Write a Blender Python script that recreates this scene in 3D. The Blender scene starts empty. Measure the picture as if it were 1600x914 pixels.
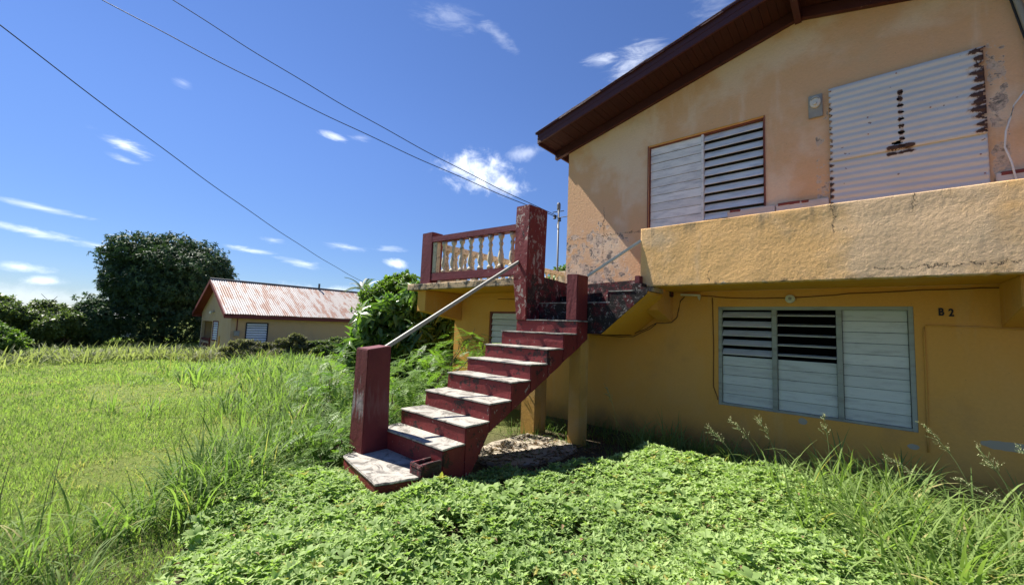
import bpy, bmesh, math, random
import numpy as np
from mathutils import Vector, Matrix

random.seed(7)
rng = np.random.default_rng(11)
sc = bpy.context.scene
rad = math.radians

# ---------------------------------------------------------------- camera
EYE = Vector((0.0, 0.0, 1.56))
R_RIGHT = (0.7550686, 0.65450233, 0.03870545)
R_DOWN = (-0.02554102, 0.08835207, -0.9957618)
R_FWD = (-0.65514813, 0.75087989, 0.08342853)
cd = bpy.data.cameras.new("camera")
cam = bpy.data.objects.new("camera", cd)
sc.collection.objects.link(cam)
cam.matrix_world = Matrix(((R_RIGHT[0], -R_DOWN[0], -R_FWD[0], EYE.x),
                           (R_RIGHT[1], -R_DOWN[1], -R_FWD[1], EYE.y),
                           (R_RIGHT[2], -R_DOWN[2], -R_FWD[2], EYE.z), (0, 0, 0, 1)))
cd.sensor_width = 36.0
cd.lens = 630.3 / 1600 * 36
cd.clip_start = 0.05
cd.clip_end = 3000
sc.camera = cam

# ---------------------------------------------------------------- sun and exposure
SUN_DIR = Vector((-0.61, -0.10, 0.80)).normalized()      # towards the sun
sd = bpy.data.lights.new("sun", 'SUN')
sun = bpy.data.objects.new("sun", sd)
sc.collection.objects.link(sun)
sun.rotation_euler = SUN_DIR.to_track_quat('Z', 'Y').to_euler()
sd.energy = 5.0
sd.angle = rad(0.53)
sd.color = (1.0, 0.95, 0.87)
sc.view_settings.view_transform = 'Standard'
sc.view_settings.look = 'None'
sc.view_settings.gamma = 1
sc.view_settings.exposure = 1.22


# ---------------------------------------------------------------- node helper
class NT:
    def __init__(s, tree):
        s.t = tree; s.n = tree.nodes; s.l = tree.links

    def new(s, kind, **kw):
        n = s.n.new(kind)
        for k, v in kw.items():
            setattr(n, k, v)
        return n

    def set(s, sock, v):
        if hasattr(v, 'is_output') or isinstance(v, bpy.types.NodeSocket):
            s.l.new(v, sock)
        else:
            if hasattr(sock.default_value, '__len__') and not hasattr(v, '__len__'):
                v = (v,) * len(sock.default_value)
            if hasattr(sock.default_value, '__len__') and len(sock.default_value) == 4 and len(v) == 3:
                v = tuple(v) + (1,)
            sock.default_value = v

    def m(s, op, a, b=0.0, c=None, clamp=False):
        n = s.new('ShaderNodeMath', operation=op, use_clamp=clamp)
        s.set(n.inputs[0], a); s.set(n.inputs[1], b)
        if c is not None: s.set(n.inputs[2], c)
        return n.outputs[0]

    def vm(s, op, a, b=None):
        n = s.new('ShaderNodeVectorMath', operation=op)
        s.set(n.inputs[0], a)
        if b is not None: s.set(n.inputs[1], b)
        return n.outputs['Value'] if op in ('DOT_PRODUCT', 'LENGTH') else n.outputs[0]

    def mix(s, f, a, b, blend='MIX'):
        n = s.new('ShaderNodeMix', data_type='RGBA', blend_type=blend)
        s.set(n.inputs[0], f); s.set(n.inputs[6], a); s.set(n.inputs[7], b)
        return n.outputs[2]

    def ramp(s, f, lo, hi, a=0.0, b=1.0):
        n = s.new('ShaderNodeMapRange', interpolation_type='SMOOTHSTEP')
        s.set(n.inputs[0], f); s.set(n.inputs[1], lo); s.set(n.inputs[2], hi)
        s.set(n.inputs[3], a); s.set(n.inputs[4], b)
        return n.outputs[0]

    def pos(s):
        return s.new('ShaderNodeNewGeometry').outputs['Position']

    def xyz(s, v):
        n = s.new('ShaderNodeSeparateXYZ'); s.set(n.inputs[0], v)
        return n.outputs

    def noise(s, scale, detail=4, rough=.55, vec=None, stretch=None, dist=0.0, off=0.0):
        v = vec if vec is not None else s.pos()
        if stretch is not None or off:
            mp = s.new('ShaderNodeMapping')
            s.set(mp.inputs[0], v)
            if stretch is not None: mp.inputs['Scale'].default_value = stretch
            mp.inputs['Location'].default_value = (off, off * .7, off * 1.3)
            v = mp.outputs[0]
        n = s.new('ShaderNodeTexNoise')
        s.set(n.inputs['Vector'], v)
        n.inputs['Scale'].default_value = scale
        n.inputs['Detail'].default_value = detail
        n.inputs['Roughness'].default_value = rough
        n.inputs['Distortion'].default_value = dist
        return n.outputs[0]

    def bump(s, h, strength=.3, dist=.01, normal=None):
        n = s.new('ShaderNodeBump')
        s.set(n.inputs['Strength'], strength)
        n.inputs['Distance'].default_value = dist
        s.set(n.inputs['Height'], h)
        if normal is not None: s.set(n.inputs['Normal'], normal)
        return n.outputs[0]


MATS = {}


def material(name, fn, rough=.85, spec=.3):
    m = bpy.data.materials.new(name)
    m.use_nodes = True
    t = NT(m.node_tree)
    b = m.node_tree.nodes['Principled BSDF']
    b.inputs['Roughness'].default_value = rough
    b.inputs['Specular IOR Level'].default_value = spec
    fn(t, b)
    MATS[name] = m
    return m


# ---------------------------------------------------------------- sky with clouds
world = bpy.data.worlds.new("World")
sc.world = world
world.use_nodes = True
w = NT(world.node_tree)
bg = w.n['Background']
sky = w.new('ShaderNodeTexSky', sky_type='NISHITA')
sky.sun_disc = False
sky.sun_elevation = math.asin(SUN_DIR.z)
sky.sun_rotation = math.atan2(SUN_DIR.x, SUN_DIR.y)
sky.altitude = 0
sky.air_density = 1.0
sky.dust_density = 0.0
sky.ozone_density = 4.5
dirv = w.new('ShaderNodeTexCoord').outputs['Generated']
# (azimuth from +Y towards -X, elevation, half width, half height, tilt, density, wispiness), degrees
CLOUDS = [(46.6, 20.9, 6.6, 3.4, -8, 1.1, 0), (39.8, 23.9, 3.4, 1.3, 12, .35, 0), (43.0, 19.6, 5.0, 1.6, -6, .75, 0),
          (86.3, 16.6, 2.9, .85, -14, 1.0, 1), (86.2, 15.2, 1.5, .5, -12, .45, 1),
          (91.3, 6.9, 6.0, .55, -8, .85, 1), (91.5, 9.2, 4.2, .38, -5, .6, 1), (87.0, 6.3, 3.4, .42, -8, .7, 1),
          (91.8, 3.6, 2.4, .6, 0, .75, 0), (90.2, 2.5, 2.4, .6, 0, .8, 0), (74.4, 7.8, 3.4, .42, -2, .9, 1),
          (69.0, 6.9, 3.6, .65, -8, .6, 1), (66.3, 22.9, 2.2, .55, -8, .8, 1), (63.2, 23.4, 1.8, .6, 0, .35, 1),
          (24.6, 34.0, 4.6, 2.4, 22, .6, 1), (28.8, 34.4, 3.2, 1.2, 0, .6, 1), (52.0, 38.2, 5.0, 1.8, 0, .22, 1),
          (44.8, 37.2, 4.0, 1.0, -35, .25, 1), (13.5, 37.8, 4.0, 2.0, 20, .2, 1),
          (66.6, 2.9, 11, 1.8, 0, .95, 0), (90.5, 1.0, 14, 1.8, 0, .28, 0), (77, 2.2, 8, 1.3, 0, .5, 0),
          (63.8, 9.5, 3.2, .7, -4, .55, 1), (57.5, 7.9, 2.0, .8, -6, .9, 0), (82.2, 24.1, 1.0, .6, 0, .25, 1),
          (58.5, 9.8, 2.6, .6, 0, .4, 1), (72, 9.2, 2.5, .5, -6, .5, 1), (79.0, 5.9, 3.5, .6, -3, .5, 1),
          (120, 14, 9, 3, 5, .9, 0), (150, 24, 8, 3, 0, .8, 0), (185, 10, 12, 3, 0, .9, 0), (230, 18, 9, 3, 0, .9, 0),
          (275, 9, 12, 2.5, 0, .9, 0), (320, 20, 9, 3, 0, .8, 0), (-10, 9, 10, 2.5, 0, .9, 0), (108, 4, 9, 1.5, 0, .8, 0)]
dens = None
warp = w.noise(5.0, 3, .6, vec=dirv)
puffy = w.noise(19.0, 6, .66, vec=dirv, stretch=(1, 1, 1.25), dist=.3)
streaky = w.noise(17.0, 5, .66, vec=dirv, stretch=(1, 1, 4.2), dist=.5)
for i, (az, el, hw, hh, tilt, den, wisp) in enumerate(CLOUDS):
    a, e, ti = rad(az), rad(el), rad(tilt)
    C = Vector((-math.sin(a) * math.cos(e), math.cos(a) * math.cos(e), math.sin(e)))
    Rt = Vector((math.cos(a), math.sin(a), 0))          # to the right as seen
    Up = Rt.cross(C) if Rt.cross(C).z > 0 else -Rt.cross(C)
    U = Rt * math.cos(ti) + Up * math.sin(ti)
    V = -Rt * math.sin(ti) + Up * math.cos(ti)
    u = w.m('DIVIDE', w.vm('DOT_PRODUCT', dirv, U), math.sin(rad(hw)))
    v = w.m('DIVIDE', w.vm('DOT_PRODUCT', dirv, V), math.sin(rad(hh)))
    front = w.m('GREATER_THAN', w.vm('DOT_PRODUCT', dirv, C), 0.5)
    cmb = w.new('ShaderNodeCombineXYZ')
    w.set(cmb.inputs[0], u); w.set(cmb.inputs[1], v); cmb.inputs[2].default_value = i * 3.7
    nz = streaky if wisp else puffy
    k, lo, hi = (2.4, .0, 1.7) if wisp else (2.2, .0, 1.3)
    ln = w.vm('LENGTH', w.vm('MULTIPLY', cmb.outputs[0], (1, 1, 0)))
    val = w.m('ADD', w.m('SUBTRACT', 1.0, ln), w.m('MULTIPLY', w.m('SUBTRACT', nz, .52), k))
    al = w.m('MULTIPLY', w.m('MULTIPLY', w.ramp(val, lo, hi), den), front)
    edge = w.ramp(ln, .8, 1.25, 1, 0)
    al = w.m('MULTIPLY', al, edge)
    dens = al if dens is None else w.m('MAXIMUM', dens, al)
dens = w.m('MINIMUM', dens, .90)
tone = w.m('ADD', .86, w.m('MULTIPLY', warp, .28))
cl = w.vm('MULTIPLY', (9.2, 9.6, 10.1), tone)
elev = w.xyz(dirv)[2]
tintc = w.mix(w.ramp(elev, 0.0, .45), (.40, .46, .60), (.57, .63, .83))
skyc = w.mix(1.0, sky.outputs[0], tintc, 'MULTIPLY')
col = w.mix(dens, skyc, cl)
w.l.new(col, bg.inputs[0])
bg.inputs[1].default_value = 0.075


world.cycles.sampling_method = 'MANUAL'
world.cycles.sample_map_resolution = 512

# ---------------------------------------------------------------- masonry materials
def band(t, v, a, b_, soft):
    return t.m('MULTIPLY', t.ramp(v, a - soft, a), t.ramp(v, b_, b_ + soft, 1, 0))


def plaster(name, base, pale, grime, peel=None, bumpk=.25, coarse=.0, patch=.5, ellipses=(), vcracks=(), hcracks=(), dirt=None, drips=None):
    def fn(t, b):
        p = t.pos()
        X, Y, Z = t.xyz(p)[:3]
        big = t.noise(.9, 4, .6)
        streak = t.noise(2.2, 4, .6, stretch=(1.6, 1.6, .28), off=4)
        c = t.mix(t.m('MULTIPLY', t.ramp(big, .46, .62), patch), base, pale)
        c = t.mix(t.m('MULTIPLY', t.ramp(streak, .55, .72), .55), c, pale)
        c = t.mix(t.m('MULTIPLY', t.ramp(t.noise(1.4, 5, .65, off=9), .5, .78), .5), c, grime)
        c = t.mix(.35, c, t.mix(t.noise(38, 3, .6), (.75, .75, .75), (1.25, 1.25, 1.25)), 'MULTIPLY')
        # fine specks
        c = t.mix(t.ramp(t.noise(55, 2, .5, off=2), .70, .76, 0, .55), c, (.10, .08, .06))
        h = t.m('ADD', t.m('MULTIPLY', t.noise(26, 6, .62), .6), t.m('MULTIPLY', t.noise(140, 3, .6), .18))
        if coarse:
            lump = t.noise(42, 6, .70, dist=1.6)
            h = t.m('ADD', h, t.m('MULTIPLY', lump, coarse))
            h = t.m('ADD', h, t.m('MULTIPLY', t.noise(5.0, 3, .5), coarse * .35))
        for (cx, cz, rx, rz) in ellipses:
            ex = t.m('DIVIDE', t.m('SUBTRACT', X, cx), rx)
            ez = t.m('DIVIDE', t.m('SUBTRACT', Z, cz), rz)
            r2 = t.m('ADD', t.m('MULTIPLY', ex, ex), t.m('MULTIPLY', ez, ez))
            r2 = t.m('ADD', r2, t.m('MULTIPLY', t.m('SUBTRACT', t.noise(14, 3, .6), .5), 1.6))
            c = t.mix(t.ramp(r2, .85, 1.0, 1, 0), c, (.40, .35, .25))
        if dirt is not None:
            dz = t.m('ADD', Z, t.m('MULTIPLY', t.m('SUBTRACT', t.noise(3.5, 6, .7, stretch=(1, 1, .6)), .5), .5))
            c = t.mix(t.ramp(dz, dirt[0], dirt[1], .55, 0), c, (.10, .075, .045))
        if drips is not None:
            dn = t.noise(4.5, 4, .65, stretch=(1.6, 1, .10), off=33)
            c = t.mix(t.m('MULTIPLY', t.ramp(dn, .50, .68), t.ramp(Z, drips[0], drips[1], 0, .75)), c, (.20, .165, .11))
            bn = t.noise(8, 6, .7, off=37)
            c = t.mix(t.m('MULTIPLY', t.ramp(bn, .52, .62), t.ramp(Z, drips[2], drips[3], .85, 0)), c, (.10, .085, .06))
        for (ax, cs) in ((0, vcracks), (1, hcracks)):
            for (c0, a0, a1) in cs:
                P_, Q_ = (X, Z) if ax == 0 else (Z, X)
                dd = t.m('ABSOLUTE', t.m('SUBTRACT', P_, t.m('ADD', c0 - .10, t.m('MULTIPLY', t.noise(11, 6, .75, off=c0 * 7 + 50), .20))))
                msk_ = t.m('MULTIPLY', t.m('MULTIPLY', t.ramp(dd, .0015, .006, 1, 0), band(t, Q_, a0, a1, .02)), t.ramp(t.noise(16, 2, .5, off=c0 + 70), .36, .46))
                c = t.mix(msk_, c, (.04, .032, .022))
                h = t.m('SUBTRACT', h, t.m('MULTIPLY', msk_, 1.2))
        if peel:
            f = peel(t, X, Y, Z)
            n1 = t.noise(7.5, 6, .62, off=21)
            th = t.m('ADD', n1, t.m('MULTIPLY', t.m('SUBTRACT', f, 1.0), .42))
            msk = t.ramp(th, .555, .575)
            rim = t.m('MULTIPLY', t.ramp(th, .525, .553), t.ramp(th, .556, .575, 1, 0))
            pc = t.mix(t.ramp(t.noise(11, 5, .7, off=5), .38, .56), (.17, .15, .13), (.60, .46, .35))
            c = t.mix(msk, c, pc)
            c = t.mix(t.m('MULTIPLY', rim, .6), c, (.62, .52, .42))
            h = t.m('SUBTRACT', h, t.m('MULTIPLY', msk, .9))
        t.l.new(c, b.inputs['Base Color'])
        t.l.new(t.bump(h, bumpk, .02), b.inputs['Normal'])
    return material(name, fn, rough=.9, spec=.2)


def upper_peel(t, X, Y, Z):
    a = t.m('MULTIPLY', t.ramp(X, -2.9, -2.2, 1, 0), t.ramp(Z, 3.0, 3.9, 1, .0))
    a = t.m('MULTIPLY', a, t.ramp(X, -3.4, -2.4, 1, .75))
    c = t.m('MULTIPLY', band(t, X, -.37, -.27, .05), band(t, Z, 3.0, 4.5, .1))
    d = t.m('MULTIPLY', band(t, X, 1.02, 1.12, .06), band(t, Z, 3.0, 4.6, .1))
    return t.m('MAXIMUM', t.m('MULTIPLY', a, 1.12), t.m('MULTIPLY', t.m('MAXIMUM', c, d), 1.02))


def parapet_peel(t, X, Y, Z):
    return t.m('ADD', t.ramp(Z, 2.13, 2.19, .95, .52), t.ramp(Z, 2.86, 2.9, 0, .22))


plaster('upper_plaster', (.68, .42, .235), (.76, .60, .44), (.52, .41, .26), upper_peel, .5, .18, .8, hcracks=((3.13, -3.9, -2.6),), vcracks=((-3.25, 2.6, 3.6),))
plaster('parapet_plaster', (.75, .45, .185), (.70, .50, .31), (.52, .42, .27), parapet_peel, .5, .45, .8, vcracks=((-.20, 2.62, 2.9), (.38, 2.70, 2.9), (-1.35, 2.18, 2.30)), hcracks=((2.235, .1, 1.1),), drips=(2.66, 2.90, 2.14, 2.20))
plaster('lower_plaster', (.68, .345, .075), (.64, .38, .13), (.44, .25, .09), None, .16, .05, .3, dirt=(.0, .42),
        ellipses=((-.57, .57, .045, .04), (.36, .48, .045, .03), (1.0, .62, .19, .045)))
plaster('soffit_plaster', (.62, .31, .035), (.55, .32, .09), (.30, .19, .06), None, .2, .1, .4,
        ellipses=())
plaster('beam_plaster', (.62, .32, .065), (.62, .41, .20), (.34, .2, .07), None, .25, .1, .3)
plaster('post_plaster', (.50, .28, .07), (.50, .36, .18), (.13, .10, .06), None, .3, .2, .5)
plaster('far_plaster', (.58, .38, .20), (.56, .40, .23), (.40, .28, .15), None, .1, .05, .3)
plaster('far_gable_plaster', (.50, .36, .22), (.55, .44, .30), (.34, .26, .16), None, .1, .05, .3)
plaster('cream_plaster', (.60, .52, .38), (.66, .6, .5), (.2, .18, .14), None, .3, .2, .5)


def mildew_slab(t, b):
    n = t.noise(5, 6, .7)
    c = t.mix(t.ramp(n, .42, .58), (.50, .36, .22), (.045, .045, .04))
    c = t.mix(t.ramp(t.noise(16, 5, .7, off=3), .55, .68), c, (.34, .32, .29))
    t.l.new(c, b.inputs['Base Color'])
    t.l.new(t.bump(t.noise(30, 6, .7), .6, .02), b.inputs['Normal'])


material('mildewed_concrete', mildew_slab, .95, .15)


def red_paint(name, chips, mildew, base=(.172, .020, .021), whitewash=None):
    def fn(t, b):
        X, Y, Z = t.xyz(t.pos())[:3]
        c = t.mix(t.noise(6, 4, .6), tuple(v * .72 for v in base), tuple(v * 1.25 for v in base))
        n = t.noise(17, 8, .72, stretch=(1, 1, .7), off=1, dist=.4)
        area = t.noise(2.6, 3, .5, off=6)
        th = t.m('ADD', n, t.m('MULTIPLY', area, .35))
        msk = t.ramp(th, .86 - chips, .885 - chips)
        c = t.mix(t.m('MULTIPLY', msk, .85), c, t.mix(t.noise(60, 3, .7), (.16, .13, .11), (.60, .50, .44)))
        mm = t.ramp(t.m('ADD', t.noise(9, 7, .75, off=14), t.m('MULTIPLY', t.noise(2.1, 3, .5, off=8), .5)), .95 - mildew, 1.0 - mildew)
        c = t.mix(t.m('MULTIPLY', mm, .9), c, (.018, .014, .013))
        if whitewash:
            zc, rz = whitewash
            ez = t.m('ABSOLUTE', t.m('DIVIDE', t.m('SUBTRACT', Z, zc), rz))
            f = t.m('ADD', t.m('SUBTRACT', 1.0, ez), t.m('MULTIPLY', t.m('SUBTRACT', t.noise(9, 4, .6, stretch=(2.5, 2.5, .5)), .5), 3.2))
            c = t.mix(t.m('MULTIPLY', t.ramp(f, .45, 1.2, 0, .7), t.ramp(X, -3.79, -3.755, 1, .12)), c, (.36, .33, .32))
        t.l.new(c, b.inputs['Base Color'])
        h = t.m('ADD', t.m('MULTIPLY', t.noise(20, 6, .65), .7), t.m('MULTIPLY', msk, -.25))
        t.l.new(t.bump(h, .4, .02), b.inputs['Normal'])
    return material(name, fn, .6, .35)


red_paint('red_step_paint', .045, .135)
red_paint('red_side_paint', .02, .17, (.13, .013, .016))
red_paint('red_pillar_paint', .115, .10)
red_paint('red_newel_paint', -.02, .02, (.125, .018, .021), whitewash=(.72, .28))
red_paint('red_rail_paint', -.01, .05, (.14, .020, .027))
red_paint('red_guard_paint', .12, .24, (.14, .018, .024))


def mildewed(t, b):
    c = t.mix(t.ramp(t.noise(3.2, 5, .7, off=12), .36, .50), (.10, .014, .018), (.022, .018, .018))
    c = t.mix(t.ramp(t.noise(19, 7, .78, off=2, dist=.6), .55, .63, 0, .8), c, (.30, .28, .26))
    c = t.mix(t.ramp(t.noise(11, 6, .75, off=7), .50, .60, 0, .8), c, (.015, .013, .013))
    t.l.new(c, b.inputs['Base Color'])
    t.l.new(t.bump(t.noise(26, 6, .7), .6, .02), b.inputs['Normal'])


material('black_mildew_paint', mildewed, .85, .2)
red_paint('dark_roof_paint', -.02, .03, (.060, .017, .021))


def tread(t, b):
    c = t.mix(t.noise(7, 5, .7), (.26, .24, .21), (.50, .47, .41))
    d = t.ramp(t.noise(4.4, 8, .76, off=5, dist=1.0), .47, .60)
    c = t.mix(t.m('MULTIPLY', d, .82), c, (.10, .09, .08))
    c = t.mix(t.ramp(t.noise(45, 3, .7), .6, .72, 0, .5), c, (.1, .09, .08))
    t.l.new(c, b.inputs['Base Color'])
    t.l.new(t.bump(t.noise(40, 6, .7), .35, .01), b.inputs['Normal'])


material('worn_cement', tread, .95, .15)


def bal(t, b):
    c = t.mix(t.noise(6, 5, .65), (.42, .35, .24), (.68, .60, .46))
    c = t.mix(t.ramp(t.noise(12, 6, .75, off=5, dist=.5), .50, .66, 0, .85), c, (.06, .05, .04))
    t.l.new(c, b.inputs['Base Color'])
    t.l.new(t.bump(t.noise(45, 5, .7), .5, .01), b.inputs['Normal'])


material('weathered_baluster', bal, .9, .2)


def slat_fn(base, dirt, amt):
    def fn(t, b):
        ob = t.new('ShaderNodeTexCoord').outputs['Object']
        ri = t.new('ShaderNodeObjectInfo').outputs['Random']
        c = t.mix(ri, tuple(v * .9 for v in base), tuple(v * 1.06 for v in base))
        n = t.noise(3.2, 6, .68, stretch=(1.0, 4, 5.5), off=2)
        c = t.mix(t.ramp(n, .56 - amt * .2, .76, 0, amt), c, dirt)
        n2 = t.noise(30, 4, .7, stretch=(.4, 1, 3))
        c = t.mix(t.ramp(n2, .6, .8, 0, .35), c, dirt)
        t.l.new(c, b.inputs['Base Color'])
        t.l.new(t.bump(n2, .2, .004), b.inputs['Normal'])
    return fn


material('upper_slat_paint', slat_fn((.80, .80, .79), (.34, .36, .40), .75), .55, .4)
material('lower_slat_paint', slat_fn((.60, .63, .54), (.26, .26, .22), .55), .6, .3)
material('window_frame_paint', slat_fn((.33, .35, .28), (.15, .14, .11), .6), .65, .3)
material('far_slat_paint', slat_fn((.80, .80, .78), (.4, .4, .4), .3), .5, .4)


def corr(t, b):
    X, Y, Z = t.xyz(t.pos())[:3]
    c = t.mix(t.noise(3, 4, .6, stretch=(.6, 1, 2)), (.50, .51, .51), (.66, .66, .65))
    n = t.noise(9, 7, .74, off=3, dist=.5)
    rightf = t.m('MULTIPLY', t.ramp(X, .80, 1.0), t.ramp(Z, 3.60, 3.72))
    midf = t.m('MULTIPLY', band(t, X, .360, .385, .022), band(t, Z, 3.62, 4.32, .04))
    low = t.m('MULTIPLY', band(t, X, .28, .44, .08), band(t, Z, 3.63, 3.70, .05))
    leftf = t.m('MULTIPLY', t.ramp(X, -.245, -.17, 1, 0), t.ramp(Z, 4.35, 4.45, 1, 0))
    stripe = t.m('SINE', t.m('MULTIPLY', Z, 6.2832 / .0765))
    stripe = t.m('MULTIPLY', t.m('ADD', stripe, .2), .10)
    f = t.m('MAXIMUM', t.m('MULTIPLY', rightf, .43), t.m('MAXIMUM', t.m('MULTIPLY', t.m('MAXIMUM', t.m('MULTIPLY', midf, .86), low), .36), t.m('MULTIPLY', leftf, .30)))
    th = t.m('ADD', t.m('ADD', n, f), t.m('MULTIPLY', stripe, t.ramp(f, 0, .3)))
    msk = t.ramp(th, .80, .84)
    halo = t.ramp(th, .67, .82, 0, .6)
    c = t.mix(halo, c, (.40, .24, .12))
    c = t.mix(msk, c, t.mix(t.noise(30, 5, .7), (.015, .009, .007), (.13, .055, .025)))
    c = t.mix(t.ramp(t.noise(19, 1, .5, off=7), .76, .78, 0, .8), c, (.12, .06, .04))
    t.l.new(c, b.inputs['Base Color'])
    b.inputs['Metallic'].default_value = .0


material('galvanised_sheet', corr, .55, .4)


def roofsheet(t, b):
    n = t.noise(1.4, 5, .6, stretch=(.35, 2.6, 1), off=3)
    n2 = t.noise(7, 6, .75, stretch=(.5, 1.6, 1), off=8)
    c = t.mix(t.noise(4, 3, .6), (.30, .265, .25), (.43, .395, .375))
    c = t.mix(t.ramp(t.m('ADD', n, t.m('MULTIPLY', t.m('SUBTRACT', n2, .5), .6)), .475, .58, 0, .9), c,
              t.mix(t.noise(9, 4, .7), (.16, .05, .025), (.30, .135, .08)))
    t.l.new(c, b.inputs['Base Color'])


material('rusty_roof_sheet', roofsheet, .6, .3)


def plain(name, col, rough=.8, spec=.3, metal=0.0, var=.25, scale=8):
    def fn(t, b):
        c = t.mix(t.noise(scale, 4, .6), tuple(v * (1 - var) for v in col), tuple(v * (1 + var) for v in col))
        t.l.new(c, b.inputs['Base Color'])
        b.inputs['Metallic'].default_value = metal
        t.l.new(t.bump(t.noise(scale * 6, 4, .6), .15, .005), b.inputs['Normal'])
    return material(name, fn, rough, spec)


plain('dark_interior', (.03, .03, .03))  # near black: the darkness of unlit rooms put into the colour
plain('grey_rail_steel', (.27, .26, .22), .5, .5)
plain('brightened_rail_steel', (.50, .49, .44), .5, .5)  # lighter copy of the rail steel; sunlit look put into the colour
plain('pole_steel', (.12, .12, .12), .5, .5)
plain('wire_rubber', (.02, .02, .022), .6)
plain('porcelain', (.62, .60, .52), .35, .5, var=.15)
plain('lamp_grey', (.30, .30, .27), .6)
plain('black_paint', (.02, .02, .022), .6)
plain('brown_cable', (.16, .075, .02), .7)
plain('white_cable', (.75, .75, .72), .5)
plain('curtain_cloth', (.10, .10, .12), .9)
plain('far_red_paint', (.16, .035, .03), .7)
plain('far_white_wall', (.8, .8, .78), .8, var=.08)
plain('frame_rust_paint', (.20, .07, .05), .7)
plain('bark', (.12, .09, .065), .9, var=.4)
plain('pale_cement', (.36, .31, .24), .95, .15, var=.3, scale=5)
plain('soffit_board_paint', (.040, .011, .009), .8, var=.2)
plain('peeling_sill', (.55, .52, .50), .7, var=.2)
plain('sill_red', (.20, .05, .04), .7, var=.3)
plain('stem_green', (.13, .19, .06), .7)
plain('stem_brown', (.17, .15, .09), .8)
plain('seed_straw', (.42, .42, .22), .8)
plain('litter', (.16, .11, .07), .95, var=.5)


def ground(t, b):
    X, Y, Z = t.xyz(t.pos())[:3]
    n = t.noise(1.2, 6, .65)
    far = t.ramp(t.vm('LENGTH', t.pos()), 6, 25)
    soil = t.mix(t.noise(9, 6, .7), (.055, .040, .026), (.12, .095, .065))
    grass = t.mix(t.noise(5, 6, .75, off=3), (.09, .125, .022), (.20, .24, .06))
    f = t.m('MULTIPLY', t.ramp(X, -3.2, -5.2, 0, 1), t.ramp(n, .25, .5, .55, 1))
    c = t.mix(f, soil, grass)
    t.l.new(c, b.inputs['Base Color'])
    t.l.new(t.bump(t.noise(18, 6, .7), .9, .05), b.inputs['Normal'])


material('ground_soil_and_grass', ground, .95, .1)


def leafmat(name, dark, light, trans=.35, rough=.45, spec=.4, yellow=None):
    m = bpy.data.materials.new(name)
    m.use_nodes = True
    t = NT(m.node_tree)
    b = t.n['Principled BSDF']
    b.inputs['Roughness'].default_value = rough
    b.inputs['Specular IOR Level'].default_value = spec
    at = t.new('ShaderNodeAttribute'); at.attribute_name = 'tint'
    c = t.mix(at.outputs['Fac'], dark, light)
    if yellow:
        c = t.mix(t.ramp(at.outputs['Fac'], .955, .97), c, yellow)
    t.l.new(c, b.inputs['Base Color'])
    tr = t.new('ShaderNodeBsdfTranslucent')
    t.l.new(t.mix(1.0, c, (1.5, 1.75, .8), 'MULTIPLY'), tr.inputs[0])
    mx = t.new('ShaderNodeMixShader'); mx.inputs[0].default_value = trans
    t.l.new(b.outputs[0], mx.inputs[1]); t.l.new(tr.outputs[0], mx.inputs[2])
    t.l.new(mx.outputs[0], t.n['Material Output'].inputs[0])
    MATS[name] = m


leafmat('cover_leaf', (.14, .225, .062), (.38, .485, .18), .33, .6, .2, (.36, .33, .09))
leafmat('lawn_blade', (.12, .178, .05), (.275, .355, .11), .4, .75, .15, (.36, .32, .14))
leafmat('tall_blade', (.085, .15, .035), (.24, .32, .10), .4, .65, .15, (.36, .32, .14))
leafmat('seed_grass', (.15, .17, .075), (.30, .31, .16), .4, .7, .2)
leafmat('mango_leaf', (.026, .055, .024), (.080, .130, .052), .15, .6, .22)
leafmat('sapling_leaf', (.045, .10, .02), (.16, .255, .05), .38, .32, .45, (.30, .28, .05))
leafmat('hedge_leaf', (.05, .082, .026), (.165, .205, .07), .3, .5, .4)
leafmat('bright_leaf', (.08, .14, .02), (.17, .26, .04), .35, .5, .4)
leafmat('fern_leaf', (.06, .13, .02), (.19, .30, .045), .4, .5, .4)
leafmat('dry_weed', (.12, .12, .065), (.24, .23, .12), .3, .6, .2)
leafmat('dead_leaf', (.10, .06, .03), (.26, .18, .10), .1, .8, .1)


# ---------------------------------------------------------------- object helpers
def link(o, parent=None):
    sc.collection.objects.link(o)
    if parent is not None:
        o.parent = parent
    return o


def thing(name, label, cat, loc=(0, 0, 0), group=None):
    o = bpy.data.objects.new(name, None)
    o.empty_display_size = .2
    link(o)
    o.location = loc
    o['label'] = label; o['category'] = cat
    if group: o['group'] = group
    return o


def tag(o, label=None, cat=None, group=None, kind=None):
    for k, v in (('label', label), ('category', cat), ('group', group), ('kind', kind)):
        if v: o[k] = v
    return o


def offset_of(p):
    off = Vector((0, 0, 0))
    while p is not None:
        off += p.location; p = p.parent
    return off


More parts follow.
